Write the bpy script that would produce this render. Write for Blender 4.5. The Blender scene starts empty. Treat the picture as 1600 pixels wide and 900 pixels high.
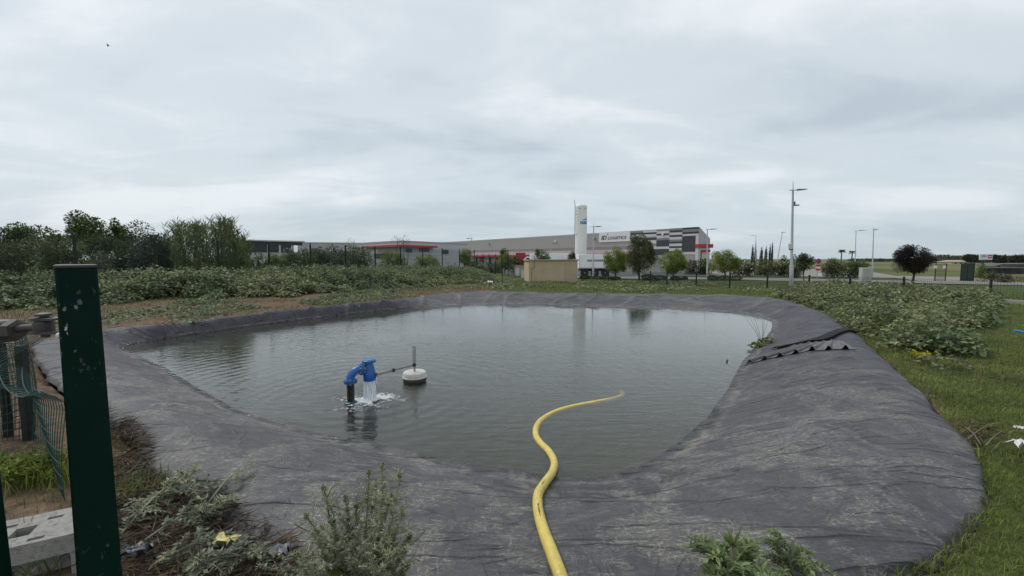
import bpy, math, random
import numpy as np
from mathutils import Vector, Matrix

# ------------------------------------------------------------------ camera, sky, sun, exposure
sc = bpy.context.scene
COL = sc.collection
CAM_H = 1.6
FPX = 620.0                     # focal length in pixels of the 1600 px wide frame
TH = math.atan(45.0 / FPX)      # the camera looks down a little
cam_d = bpy.data.cameras.new('camera')
cam_d.lens = 36.0 * FPX / 1600.0
cam_d.sensor_width = 36.0
cam_d.clip_start = 0.05
cam_d.clip_end = 40000
cam = bpy.data.objects.new('camera', cam_d)
cam.location = (0, 0, CAM_H)
cam.rotation_euler = (math.radians(90) - TH, 0, 0)
COL.objects.link(cam)
sc.camera = cam

SUN_EL, SUN_AZ = math.radians(52), math.radians(-60)     # azimuth from +Y towards +X
world = bpy.data.worlds.new('World')
sc.world = world
world.use_nodes = True
wn, wl = world.node_tree.nodes, world.node_tree.links
wn.clear()
w_out = wn.new('ShaderNodeOutputWorld')
w_bg = wn.new('ShaderNodeBackground')
w_bg.inputs[1].default_value = 0.1
sky = wn.new('ShaderNodeTexSky')
sky.sky_type = 'NISHITA'
sky.sun_disc = False
sky.sun_elevation = SUN_EL
sky.sun_rotation = SUN_AZ
sky.dust_density = 2.0
tc = wn.new('ShaderNodeTexCoord')
sep = wn.new('ShaderNodeSeparateXYZ')
wl.new(tc.outputs['Generated'], sep.inputs[0])
def wmath(op, a, b=None):
    n = wn.new('ShaderNodeMath'); n.operation = op
    for i, v in enumerate((a, b)):
        if v is None: continue
        if isinstance(v, (int, float)): n.inputs[i].default_value = v
        else: wl.new(v, n.inputs[i])
    return n.outputs[0]
zc = wmath('ADD', wmath('MAXIMUM', sep.outputs[2], 0.0), 0.16)
cx_, cy_ = wmath('DIVIDE', sep.outputs[0], zc), wmath('DIVIDE', sep.outputs[1], zc)
comb = wn.new('ShaderNodeCombineXYZ')
wl.new(cx_, comb.inputs[0]); wl.new(cy_, comb.inputs[1])
def wnoise(scale, detail, rough, dist, off):
    mp = wn.new('ShaderNodeMapping')
    mp.inputs['Location'].default_value = off
    mp.inputs['Rotation'].default_value = (0, 0, math.radians(-22))
    mp.inputs['Scale'].default_value = (0.75, 1.25, 1)
    wl.new(comb.outputs[0], mp.inputs[0])
    n = wn.new('ShaderNodeTexNoise')
    n.inputs['Scale'].default_value = scale
    n.inputs['Detail'].default_value = detail
    n.inputs['Roughness'].default_value = rough
    n.inputs['Distortion'].default_value = dist
    wl.new(mp.outputs[0], n.inputs['Vector'])
    return n.outputs[0]
n1 = wnoise(0.55, 5, 0.5, 0.35, (3.1, 1.7, 0))
n2 = wnoise(1.7, 7, 0.55, 0.5, (7.3, 2.2, 0))
nn = wmath('ADD', wmath('MULTIPLY', n1, 0.62), wmath('MULTIPLY', n2, 0.38))
ramp = wn.new('ShaderNodeValToRGB')
ramp.color_ramp.interpolation = 'EASE'
e = ramp.color_ramp.elements
e[0].position = 0.36; e[0].color = (4.3, 4.95, 5.5, 1)
e[1].position = 0.63; e[1].color = (7.3, 7.65, 7.9, 1)
m_ = ramp.color_ramp.elements.new(0.5); m_.color = (5.55, 6.15, 6.6, 1)
wl.new(nn, ramp.inputs[0])
w_mix = wn.new('ShaderNodeMixRGB')
w_mix.inputs[0].default_value = 0.93
w_hz = wn.new('ShaderNodeMixRGB')                       # paler, bluer air low over the horizon
wl.new(wmath('MULTIPLY', wmath('POWER', 2.718, wmath('MULTIPLY', sep.outputs[2], -9.0)), 0.55), w_hz.inputs[0])
wl.new(ramp.outputs[0], w_hz.inputs[1]); w_hz.inputs[2].default_value = (4.7, 5.6, 6.15, 1)
wl.new(sky.outputs[0], w_mix.inputs[1])
wl.new(w_hz.outputs[0], w_mix.inputs[2])
wl.new(w_mix.outputs[0], w_bg.inputs[0])
wl.new(w_bg.outputs[0], w_out.inputs[0])

sun_d = bpy.data.lights.new('sun', 'SUN')
sun_d.energy = 1.5
sun_d.angle = math.radians(14)
sun_d.color = (1.0, 0.96, 0.9)
sun = bpy.data.objects.new('sun', sun_d)
sdir = Vector((math.sin(SUN_AZ) * math.cos(SUN_EL), math.cos(SUN_AZ) * math.cos(SUN_EL), math.sin(SUN_EL)))
sun.rotation_euler = sdir.to_track_quat('Z', 'Y').to_euler()
sun.location = sdir * 50
COL.objects.link(sun)

sc.view_settings.view_transform = 'Standard'
sc.view_settings.look = 'None'
sc.view_settings.gamma = 1
sc.view_settings.use_curve_mapping = False
sc.view_settings.exposure = 0.3
sc.render.engine = 'CYCLES'
cy = sc.cycles
cy.use_denoising = True
cy.max_bounces = 7
cy.diffuse_bounces = 3
cy.glossy_bounces = 3
cy.transmission_bounces = 4
cy.transparent_max_bounces = 12
cy.volume_bounces = 1

# ------------------------------------------------------------------ pixel <-> place (used to measure the site once)
_F = np.array([0, math.cos(TH), -math.sin(TH)]); _U = np.array([0, math.sin(TH), math.cos(TH)]); _R = np.array([1.0, 0, 0])
def ray(px, py):
    return _F + (px - 800) / FPX * _R + (450 - py) / FPX * _U
def P(px, py, z=0.0):           # where the sight line meets the level z
    d = ray(px, py); t = (z - CAM_H) / d[2]
    return np.array([d[0] * t, d[1] * t, z])
def S(px, py, D):               # where it is D metres out
    d = ray(px, py); t = D / d[1]
    return np.array([d[0] * t, D, CAM_H + d[2] * t])

# ------------------------------------------------------------------ helpers
RNG = np.random.default_rng(7)
MATS = {}
def lin(c):
    return tuple(((v / 255) / 12.92 if v / 255 <= 0.04045 else ((v / 255 + 0.055) / 1.055) ** 2.4) for v in c)

def nt(name):
    m = bpy.data.materials.new(name); m.use_nodes = True
    m.node_tree.nodes.clear()
    return m, m.node_tree.nodes, m.node_tree.links

def noise_node(N, L, vec, scale, detail=4, rough=0.55, dist=0.0):
    n = N.new('ShaderNodeTexNoise')
    n.inputs['Scale'].default_value = scale; n.inputs['Detail'].default_value = detail
    n.inputs['Roughness'].default_value = rough; n.inputs['Distortion'].default_value = dist
    if vec is not None: L.new(vec, n.inputs['Vector'])
    return n.outputs[0]
def ramp_node(N, L, fac, stops):
    r = N.new('ShaderNodeValToRGB'); el = r.color_ramp.elements
    el[0].position, el[0].color = stops[0][0], (*stops[0][1], 1)
    el[1].position, el[1].color = stops[-1][0], (*stops[-1][1], 1)
    for p, c in stops[1:-1]:
        q = el.new(p); q.color = (*c, 1)
    L.new(fac, r.inputs[0]); return r.outputs[0]
def mixc(N, L, fac, a, b, mode='MIX'):
    m = N.new('ShaderNodeMixRGB'); m.blend_type = mode
    for i, v in enumerate((fac, a, b)):
        if isinstance(v, (int, float)): m.inputs[i].default_value = v
        elif isinstance(v, tuple): m.inputs[i].default_value = (*v, 1)
        else: L.new(v, m.inputs[i])
    return m.outputs[0]
def mth(N, L, op, a, b=None, c=None):
    n = N.new('ShaderNodeMath'); n.operation = op
    for i, v in enumerate((a, b, c)):
        if v is None: continue
        if isinstance(v, (int, float)): n.inputs[i].default_value = v
        else: L.new(v, n.inputs[i])
    return n.outputs[0]

def mat(name, col, rough=0.6, metal=0.0, var=0.18, scale=6.0, bump=0.0, bscale=60.0, dirt=None, dirt_amt=0.4, spec=0.5):
    """plain painted / mineral surface with mottling, optional dirt and fine relief"""
    if name in MATS: return MATS[name]
    m, N, L = nt(name)
    o = N.new('ShaderNodeOutputMaterial'); b = N.new('ShaderNodeBsdfPrincipled')
    t = N.new('ShaderNodeTexCoord')
    n = noise_node(N, L, t.outputs['Object'], scale, 5, 0.6, 0.3)
    lo = tuple(v * (1 - var) for v in col); hi = tuple(min(1, v * (1 + var)) for v in col)
    c = ramp_node(N, L, n, [(0.3, lo), (0.7, hi)])
    if dirt:
        d = noise_node(N, L, t.outputs['Object'], scale * 2.7, 8, 0.7, 0.6)
        f = mth(N, L, 'MULTIPLY', ramp_node(N, L, d, [(0.5, (0, 0, 0)), (0.68, (1, 1, 1))]), dirt_amt)
        c = mixc(N, L, f, c, dirt)
    L.new(c, b.inputs['Base Color'])
    b.inputs['Roughness'].default_value = rough; b.inputs['Metallic'].default_value = metal
    b.inputs['Specular IOR Level'].default_value = spec
    if bump:
        bn = N.new('ShaderNodeBump'); bn.inputs['Strength'].default_value = bump; bn.inputs['Distance'].default_value = 0.01
        L.new(noise_node(N, L, t.outputs['Object'], bscale, 5, 0.6), bn.inputs['Height'])
        L.new(bn.outputs[0], b.inputs['Normal'])
    L.new(b.outputs[0], o.inputs[0])
    MATS[name] = m; return m

def leafmat(name, a, b2, transl=0.3, rough=0.55):
    """leaves: colour differs from leaf to leaf, some light comes through"""
    if name in MATS: return MATS[name]
    m, N, L = nt(name)
    o = N.new('ShaderNodeOutputMaterial')
    g = N.new('ShaderNodeNewGeometry'); t = N.new('ShaderNodeTexCoord')
    c = ramp_node(N, L, g.outputs['Random Per Island'], [(0.0, a), (1.0, b2)])
    n = noise_node(N, L, t.outputs['Object'], 1.3, 3, 0.6)
    c = mixc(N, L, 1.0, c, ramp_node(N, L, n, [(0.34, (0.58, 0.60, 0.62)), (0.66, (1.38, 1.32, 1.1))]), 'MULTIPLY')
    d = N.new('ShaderNodeBsdfPrincipled'); d.inputs['Roughness'].default_value = rough
    d.inputs['Specular IOR Level'].default_value = 0.25
    L.new(c, d.inputs['Base Color'])
    tr = N.new('ShaderNodeBsdfTranslucent'); L.new(c, tr.inputs[0])
    mx = N.new('ShaderNodeMixShader'); mx.inputs[0].default_value = transl
    L.new(d.outputs[0], mx.inputs[1]); L.new(tr.outputs[0], mx.inputs[2]); L.new(mx.outputs[0], o.inputs[0])
    MATS[name] = m; return m

def wloc(o):
    v = Vector((0, 0, 0))
    while o is not None:
        v += o.location; o = o.parent
    return v
def tag(o, label=None, cat=None, group=None, kind=None):
    if label: o['label'] = label
    if cat: o['category'] = cat
    if group: o['group'] = group
    if kind: o['kind'] = kind
    return o
def thing(name, label, cat, loc, group=None):
    o = bpy.data.objects.new(name, None); o.empty_display_size = 0.1
    o.location = tuple(float(v) for v in loc); COL.objects.link(o)
    return tag(o, label, cat, group)
def link_mesh(name, me, material, parent=None, smooth=False):
    o = bpy.data.objects.new(name, me); COL.objects.link(o)
    if material is not None and not me.materials: me.materials.append(material)
    if smooth: me.shade_smooth()
    if parent is not None: o.parent = parent
    return o
def mesh_np(name, v, f, material, parent=None, smooth=False):
    """verts (N,3) world, faces (M,k) of one size"""
    v = np.asarray(v, dtype=np.float64)
    if parent is not None: v = v - np.array(wloc(parent))
    f = np.asarray(f, dtype=np.int32); k = f.shape[1]
    me = bpy.data.meshes.new(name)
    me.vertices.add(len(v)); me.vertices.foreach_set('co', v.astype(np.float32).ravel())
    me.loops.add(f.size); me.loops.foreach_set('vertex_index', f.ravel())
    me.polygons.add(len(f)); me.polygons.foreach_set('loop_start', np.arange(0, f.size, k, dtype=np.int32))
    me.update(calc_edges=True); me.validate()
    return link_mesh(name, me, material, parent, smooth)
def dup(root, loc, label=None, rotz=None, scale=None):
    r = root.copy(); COL.objects.link(r); r.location = tuple(float(v) for v in loc)
    if label: r['label'] = label
    if rotz is not None: r.rotation_euler = (0, 0, rotz)
    if scale is not None: r.scale = (scale, scale, scale) if isinstance(scale, (int, float)) else scale
    for ch in list(root.children):
        c = ch.copy(); COL.objects.link(c); c.parent = r
        for g in list(ch.children):
            d = g.copy(); COL.objects.link(d); d.parent = c
    return r

class MB:
    def __init__(s): s.v, s.f = [], []
    def raw(s, v, f):
        b = len(s.v); s.v += [tuple(map(float, q)) for q in v]; s.f += [tuple(b + i for i in q) for q in f]; return s
    def obox(s, o, u, n, U, Dp, Z, w=None):
        """box in the frame o + u*U + n*D + w*Z"""
        o, u, n = np.array(o, float), np.array(u, float), np.array(n, float)
        w = np.array([0, 0, 1.0]) if w is None else np.array(w, float)
        v = [o + u * a + n * b + w * c for c in Z for b in Dp for a in U]
        return s.raw(v, [(0, 2, 3, 1), (4, 5, 7, 6), (0, 1, 5, 4), (2, 6, 7, 3), (0, 4, 6, 2), (1, 3, 7, 5)])
    def box(s, x, y, z):
        return s.obox((0, 0, 0), (1, 0, 0), (0, 1, 0), x, y, z)
    def bevbox(s, o, u, n, U, Dp, Z, c=0.01, w=None):
        """box with chamfered edges"""
        o, u, n = np.array(o, float), np.array(u, float), np.array(n, float)
        w = np.array([0, 0, 1.0]) if w is None else np.array(w, float)
        (a0, a1), (b0, b1), (c0, c1) = U, Dp, Z
        def ring(e, z):
            pts = [(a0 + e + c, b0 + e), (a1 - e - c, b0 + e), (a1 - e, b0 + e + c), (a1 - e, b1 - e - c), (a1 - e - c, b1 - e), (a0 + e + c, b1 - e), (a0 + e, b1 - e - c), (a0 + e, b0 + e + c)]
            return [o + u * p + n * q + w * z for p, q in pts]
        v = ring(c, c0) + ring(0, c0 + c) + ring(0, c1 - c) + ring(c, c1)
        f = [tuple(range(7, -1, -1)), tuple(range(24, 32))]
        for k in range(3):
            for i in range(8):
                j = (i + 1) % 8; f.append((k * 8 + i, k * 8 + j, k * 8 + 8 + j, k * 8 + 8 + i))
        return s.raw(v, f)
    def tube(s, pts, rad, n=8, cap=True):
        pts = [np.array(p, float) for p in pts]
        if isinstance(rad, (int, float)): rad = [rad] * len(pts)
        v, f = [], []
        t0 = pts[1] - pts[0]; t0 /= np.linalg.norm(t0)
        ref = np.array([0, 0, 1.0]) if abs(t0[2]) < 0.9 else np.array([1.0, 0, 0])
        a = np.cross(t0, ref); a /= np.linalg.norm(a)
        for i, p in enumerate(pts):
            t = pts[min(i + 1, len(pts) - 1)] - pts[max(i - 1, 0)]
            t = t / (np.linalg.norm(t) + 1e-9)
            a = a - t * np.dot(a, t); a /= (np.linalg.norm(a) + 1e-9); b = np.cross(t, a)
            for k in range(n):
                q = 2 * math.pi * k / n; v.append(p + rad[i] * (math.cos(q) * a + math.sin(q) * b))
        for i in range(len(pts) - 1):
            for k in range(n):
                j = (k + 1) % n; f.append((i * n + k, i * n + j, (i + 1) * n + j, (i + 1) * n + k))
        if cap:
            f.append(tuple(range(n - 1, -1, -1))); f.append(tuple((len(pts) - 1) * n + k for k in range(n)))
        return s.raw(v, f)
    def lathe(s, o, prof, n=24, axis=None):
        """prof: (radius, height) along axis"""
        o = np.array(o, float); ax = np.array([0, 0, 1.0]) if axis is None else np.array(axis, float) / np.linalg.norm(axis)
        ref = np.array([1.0, 0, 0]) if abs(ax[0]) < 0.9 else np.array([0, 1.0, 0])
        a = np.cross(ax, ref); a /= np.linalg.norm(a); b = np.cross(ax, a)
        v, f = [], []
        for r, h in prof:
            for k in range(n):
                q = 2 * math.pi * k / n; v.append(o + ax * h + max(r, 1e-4) * (math.cos(q) * a + math.sin(q) * b))
        for i in range(len(prof) - 1):
            for k in range(n):
                j = (k + 1) % n; f.append((i * n + k, i * n + j, (i + 1) * n + j, (i + 1) * n + k))
        f.append(tuple(range(n - 1, -1, -1))); f.append(tuple((len(prof) - 1) * n + k for k in range(n)))
        return s.raw(v, f)
    def build(s, name, material, parent=None, smooth=False):
        off = np.array(wloc(parent)) if parent is not None else np.zeros(3)
        me = bpy.data.meshes.new(name)
        me.from_pydata([tuple(np.array(q) - off) for q in s.v], [], s.f); me.update()
        o = link_mesh(name, me, material, parent)
        if smooth:
            me.shade_smooth()
            try: me.set_sharp_from_angle(angle=math.radians(40))
            except Exception: pass
        return o

def smooth_path(pts, n):
    """Catmull-Rom through pts"""
    pts = np.array(pts, float); m = len(pts); out = []
    for t in np.linspace(0, m - 1 - 1e-6, n):
        i = int(t); u = t - i
        p0, p1, p2, p3 = pts[max(i - 1, 0)], pts[i], pts[min(i + 1, m - 1)], pts[min(i + 2, m - 1)]
        out.append(0.5 * (2 * p1 + (p2 - p0) * u + (2 * p0 - 5 * p1 + 4 * p2 - p3) * u * u + (3 * p1 - p0 - 3 * p2 + p3) * u ** 3))
    return np.array(out)
def unit(v): return v / (np.linalg.norm(v, axis=-1, keepdims=True) + 1e-9)
def leaves(p, ax, length, width, rng, fold=0.25, droop=0.0):
    """p (N,3) bases, ax (N,3) directions: a pointed leaf of two folded halves for each"""
    n = len(p); ax = unit(ax)
    length = np.broadcast_to(np.asarray(length, float), (n,))[:, None]; width = np.broadcast_to(np.asarray(width, float), (n,))[:, None]
    r = unit(rng.normal(size=(n, 3))); r[:, 2] *= 0.35
    sd = unit(np.cross(ax, np.array([0, 0, 1.0]) + 0.7 * r)); up = np.cross(sd, ax)
    mid = p + ax * length * 0.45 - np.array([0, 0, 1.0]) * droop * length * 0.1
    tip = p + ax * length - np.array([0, 0, 1.0]) * droop * length * 0.45
    v = np.stack([p, mid + sd * width * 0.5 + up * fold * width * 0.5, tip, mid - sd * width * 0.5 + up * fold * width * 0.5], 1).reshape(-1, 3)
    b = np.arange(n)[:, None] * 4
    f = np.concatenate([b + np.array([[0, 1, 2]]), b + np.array([[0, 2, 3]])], 0)
    return v, f
def blades(p, h, w, lean, rng):
    """grass blades (3 triangles each)"""
    n = len(p); a = rng.uniform(0, 2 * math.pi, n); d = np.stack([np.cos(a), np.sin(a), np.zeros(n)], 1); s = np.stack([-np.sin(a), np.cos(a), np.zeros(n)], 1)
    h = np.broadcast_to(h, (n,))[:, None]; w = np.broadcast_to(w, (n,))[:, None]; l = (lean * rng.uniform(0.3, 1.4, n))[:, None]
    up = np.array([0, 0, 1.0])
    m = p + up * h * 0.55 + d * l * h * 0.3; t = p + up * h * (1 - 0.25 * l) + d * l * h
    v = np.stack([p - s * w * .5, p + s * w * .5, m - s * w * .4, m + s * w * .4, t], 1).reshape(-1, 3)
    b = np.arange(n)[:, None] * 5
    f = np.concatenate([b + np.array([[0, 1, 3]]), b + np.array([[0, 3, 2]]), b + np.array([[2, 3, 4]])], 0)
    return v, f
def join(parts):
    v, f, o = [], [], 0
    for a, b in parts:
        v.append(a); f.append(b + o); o += len(a)
    return np.concatenate(v), np.concatenate(f)
def vnoise(x, y, sc_, seed=0):
    """value noise, numpy"""
    x = np.asarray(x, float) * sc_; y = np.asarray(y, float) * sc_
    xi, yi = np.floor(x), np.floor(y); fx, fy = x - xi, y - yi
    fx, fy = fx * fx * (3 - 2 * fx), fy * fy * (3 - 2 * fy)
    def h(a, b):
        q = np.sin(a * 127.1 + b * 311.7 + seed * 74.7) * 43758.5453; return q - np.floor(q)
    return (h(xi, yi) * (1 - fx) + h(xi + 1, yi) * fx) * (1 - fy) + (h(xi, yi + 1) * (1 - fx) + h(xi + 1, yi + 1) * fx) * fy

# ------------------------------------------------------------------ the pond's plan and the lie of the land
W = -0.28                                    # water level
PC = np.array([-0.3, 9.0])                   # middle of the pond
rim_px = [(1000, 980, .02), (1150, 945, .02), (1280, 915, .03), (1390, 885, .04), (1480, 840, .05), (1529, 765, .05), (1502, 690, .05), (1450, 625, .05), (1390, 570, .05), (1345, 527, .05), (1288, 489, .03),
          (1225, 468, 0), (1150, 461, 0), (1000, 459, 0), (850, 457, 0), (745, 455, 0), (690, 459, 0), (640, 466, 0), (545, 484, 0), (400, 500, 0), (170, 515, 0), (95, 524, 0), (52, 535, 0), (75, 590, 0),
          (170, 645, 0), (215, 690, 0), (240, 735, 0), (330, 790, 0), (400, 835, 0), (480, 878, 0), (620, 950, .0), (800, 985, .0)]
wat_px = [(185, 541), (250, 571), (310, 606), (370, 641), (430, 662), (500, 680), (600, 701), (700, 722), (800, 739), (870, 748), (940, 751), (1000, 735), (1060, 692), (1105, 650), (1138, 607), (1158, 567), (1182, 540), (1203, 520),
          (1208, 506), (1182, 493), (1100, 486), (1000, 482), (900, 479), (760, 477), (650, 480), (540, 492), (400, 509), (280, 526)]
NA = 720
ANG = np.arange(NA) * 2 * math.pi / NA
def polar(pts):
    pts = np.array(pts); dense = []
    for i in range(len(pts)):
        a, b = pts[i], pts[(i + 1) % len(pts)]
        for t in np.linspace(0, 1, 40, endpoint=False): dense.append(a + (b - a) * t)
    d = np.array(dense); a = np.arctan2(d[:, 1] - PC[1], d[:, 0] - PC[0]) % (2 * math.pi)
    r = np.hypot(d[:, 0] - PC[0], d[:, 1] - PC[1]); o = np.argsort(a)
    rr = np.interp(ANG, a[o], r[o], period=2 * math.pi); zz = np.interp(ANG, a[o], d[o, 2], period=2 * math.pi)
    k = np.exp(-0.5 * (np.arange(-12, 13) / 3.2) ** 2); k /= k.sum()
    sm = lambda q: np.convolve(np.concatenate([q[-12:], q, q[:12]]), k, 'valid')
    return sm(rr), sm(zz)
RIM, RIMZ = polar([P(x, y, z) for x, y, z in rim_px])
WAT, _ = polar([P(x, y, W) for x, y in wat_px])
RIM = np.maximum(RIM, WAT + 0.35)
def at_angle(arr, a): return np.interp(a % (2 * math.pi), np.append(ANG, 2 * math.pi), np.append(arr, arr[0]))
FA, FB = np.array([-17.0, 15.5]), np.array([-3.6, 39.0])      # the fence on the bank
FD = (FB - FA) / np.linalg.norm(FB - FA); FN = np.array([FD[1], -FD[0]])     # FN points towards the pond
def sstep(a, b, x):
    t = np.clip((x - a) / (b - a), 0, 1); return t * t * (3 - 2 * t)
def G0(x, y):
    x, y = np.asarray(x, float), np.asarray(y, float)
    r = np.hypot(x - PC[0], y - PC[1])
    z = -0.02 * np.clip(r - 13, 0, 60)
    s = (x - FA[0]) * FN[0] + (y - FA[1]) * FN[1]             # + on the pond side
    t = (x - FA[0]) * FD[0] + (y - FA[1]) * FD[1]
    bank = 1 - sstep(1.0, 7.5, s)
    far = 1 - sstep(26, 42, t)
    near = sstep(-14, -4, t)
    k = bank * far * near
    z = z * (1 - k) + k * 0.22
    return z
def over_rim(x, y):
    a = np.arctan2(np.asarray(y) - PC[1], np.asarray(x) - PC[0]); r = np.hypot(np.asarray(x) - PC[0], np.asarray(y) - PC[1])
    return r - at_angle(RIM, a)
def G(x, y):
    x, y = np.asarray(x, float), np.asarray(y, float)
    d = over_rim(x, y)
    z = G0(x, y)
    r = np.hypot(x, y)
    z = z + (vnoise(x, y, 0.9, 1) - .5) * 0.07 * np.clip(r / 6, .5, 1) * (r < 80) + (vnoise(x, y, 3.1, 2) - .5) * 0.03 * (r < 40)
    a = np.arctan2(y - PC[1], x - PC[0])
    edge = at_angle(RIMZ, a) - 0.02
    k = 1 - sstep(0.0, 0.7, d)
    z = z * (1 - k) + np.minimum(edge, z + .03) * k
    return z
def Gd(x, y):                                                 # with the pond dug out
    d = over_rim(x, y)
    return G(x, y) - np.where(d < 0.06, np.minimum(0.05 + 1.3 * (0.06 - d), 3.0), 0.0)
def gz(x, y): return float(G(x, y))

# ground: one sheet to the horizon
def axis_lines(c0, c1, step, far, g=1.16):
    a = list(np.arange(c0, c1 + 1e-6, step)); s = step
    while a[-1] < far: s *= g; a.append(a[-1] + s)
    s = step
    while a[0] > -far: s *= g; a.insert(0, a[0] - s)
    return np.array(a)
gx = axis_lines(-14, 16, 0.14, 9000); gy = axis_lines(-0.5, 26, 0.14, 9000)
X, Y = np.meshgrid(gx, gy)
Z = Gd(X, Y)
nx_, ny_ = len(gx), len(gy)
idx = np.arange(nx_ * ny_).reshape(ny_, nx_)
gf = np.stack([idx[:-1, :-1], idx[:-1, 1:], idx[1:, 1:], idx[1:, :-1]], -1).reshape(-1, 4)
m, N, L = nt('ground_soil')
o_ = N.new('ShaderNodeOutputMaterial'); b_ = N.new('ShaderNodeBsdfPrincipled'); g_ = N.new('ShaderNodeNewGeometry')
pos = g_.outputs['Position']
n_a = noise_node(N, L, pos, 0.45, 5, 0.6, 0.4); n_b = noise_node(N, L, pos, 9.0, 6, 0.7, 0.2); n_c = noise_node(N, L, pos, 55.0, 4, 0.7)
n_d = noise_node(N, L, pos, 0.013, 4, 0.5)
soil = ramp_node(N, L, n_b, [(0.3, (0.060, 0.042, 0.029)), (0.55, (0.15, 0.103, 0.068)), (0.75, (0.27, 0.195, 0.135))])
turf = ramp_node(N, L, n_b, [(0.3, (0.040, 0.054, 0.016)), (0.6, (0.080, 0.100, 0.030)), (0.8, (0.14, 0.145, 0.058))])
far_f = ramp_node(N, L, n_d, [(0.38, (0.075, 0.085, 0.03)), (0.5, (0.14, 0.15, 0.05)), (0.6, (0.16, 0.13, 0.075))])
att = N.new('ShaderNodeAttribute'); att.attribute_name = 'bare'
att2 = N.new('ShaderNodeAttribute'); att2.attribute_name = 'farness'
fb = mth(N, L, 'ADD', att.outputs['Fac'], mth(N, L, 'MULTIPLY', mth(N, L, 'SUBTRACT', n_a, 0.5), 1.6))
fb = ramp_node(N, L, fb, [(0.42, (0, 0, 0)), (0.6, (1, 1, 1))])
c_ = mixc(N, L, fb, turf, soil)
c_ = mixc(N, L, att2.outputs['Fac'], c_, far_f)
c_ = mixc(N, L, 0.6, c_, ramp_node(N, L, n_c, [(0.3, (0.55, 0.55, 0.55)), (0.7, (1.4, 1.4, 1.4))]), 'MULTIPLY')
L.new(c_, b_.inputs['Base Color']); b_.inputs['Roughness'].default_value = 0.95; b_.inputs['Specular IOR Level'].default_value = 0.15
bn_ = N.new('ShaderNodeBump'); bn_.inputs['Strength'].default_value = 0.8; bn_.inputs['Distance'].default_value = 0.03
L.new(mth(N, L, 'ADD', n_b, mth(N, L, 'MULTIPLY', n_c, 0.4)), bn_.inputs['Height']); L.new(bn_.outputs[0], b_.inputs['Normal']); L.new(b_.outputs[0], o_.inputs[0])
ground = mesh_np('ground', np.stack([X, Y, Z], -1).reshape(-1, 3), gf, m, smooth=True)
tag(ground, 'earth and rough turf around the lined pond', None, kind='structure')
def bareness(x, y):
    d = over_rim(x, y); s = (x - FA[0]) * FN[0] + (y - FA[1]) * FN[1]; t = (x - FA[0]) * FD[0] + (y - FA[1]) * FD[1]
    left = sstep(3.5, 5.0, s) * (1 - sstep(14, 22, t)) * (x < -1) * (y > 4)
    fore = (1 - sstep(3.5, 5.5, np.hypot(x + 2.2, y - 2.0))) * (x < 0.5)
    edge = (1 - sstep(0.0, 0.45, d)) * 0.5
    return np.clip(np.maximum(np.maximum(left * 0.74, fore * 0.8), edge), 0, 1)
for nm, val in (('bare', bareness(X, Y)), ('farness', sstep(60, 160, np.hypot(X, Y)))):
    a_ = ground.data.attributes.new(nm, 'FLOAT', 'POINT'); a_.data.foreach_set('value', val.astype(np.float32).ravel())

# liner
TR = np.concatenate([np.linspace(-1, -0.08, 16), np.linspace(-0.06, 0.07, 27), np.linspace(0.085, 1.0, 58), [1.02]])
NR = len(TR)
def liner_z(a, t, folds=True):
    """a: angle, t: -1 (middle) .. 0 waterline .. 1 edge"""
    rw, re, ze = at_angle(WAT, a), at_angle(RIM, a), at_angle(RIMZ, a)
    x, y = PC[0] + np.cos(a) * 0, PC[1]
    wid = re - rw
    right = np.exp(-((np.angle(np.exp(1j * (a - math.radians(-32)))) / 0.75) ** 2))
    crest = ze + 0.025 + 0.075 * right
    tc_ = 0.86
    up = W + (crest - W) * np.sin(np.clip(t, 0, tc_) / tc_ * math.pi / 2) ** 1.15
    down = crest + (ze - 0.005 - crest) * np.clip((t - tc_) / (1 - tc_), 0, 1.3) ** 1.6
    inn = W - np.minimum(1.5, 0.42 * rw * np.clip(-t, 0, 1) * 0.95)
    z = np.where(t < 0, inn, np.where(t < tc_, up, down))
    return z
def fold_h(x, y, a, t):
    rw, re = at_angle(WAT, a), at_angle(RIM, a)
    amp = np.clip(t * 2.2, 0, 1) * np.clip((1.0 - t) * 5, 0, 1)
    q = a * 34 + 5.0 * vnoise(x, y, 0.35, 4) + 1.8 * t
    rid = (1 - np.abs(np.sin(q * .5 + 2.2 * vnoise(x, y, .8, 5)))) ** 5
    big = vnoise(x, y, 0.55, 6) - .5
    fine = (1 - np.abs(2 * vnoise(x * 0.55 + y * .25, y * 2.2 - x * .4, 1.6, 7) - 1)) ** 4
    fine2 = (1 - np.abs(2 * vnoise(x * .9 + y * .5, y * 3.1 - x * .9, 2.3, 17) - 1)) ** 6
    farf = sstep(9, 14, y)
    near = 1 - farf
    wob = (vnoise(x, y, 1.7, 8) - .5) * .05 * np.exp(-(t / .12) ** 2)
    lip = (.026 * sstep(-.004, .006, t) * np.exp(-np.clip(t, 0, 1) / .035) - .03 * (1 - sstep(-.006, .004, t))) * (.35 + .9 * vnoise(x, y, .7, 44)) * near
    return lip + amp * (rid * (0.012 + 0.07 * farf) + big * 0.07 + fine * (0.020 * near + 0.02 * farf) + fine2 * .012 * near) + wob
AA, TT = np.meshgrid(ANG, TR, indexing='ij')
RW, RE = WAT[:, None], RIM[:, None]
RR = np.where(TT < 0, RW * (1 + np.clip(TT, -0.995, 0)), RW + (RE - RW) * TT)
LX, LY = PC[0] + RR * np.cos(AA), PC[1] + RR * np.sin(AA)
jag = np.clip((TT - .9) / .1, 0, 1)
rj = ((vnoise(LX, LY, 1.1, 31) - .5) * 0.10 + (vnoise(LX, LY, 4.5, 32) - .5) * 0.06) * jag
LX, LY = LX + rj * np.cos(AA), LY + rj * np.sin(AA)
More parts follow.
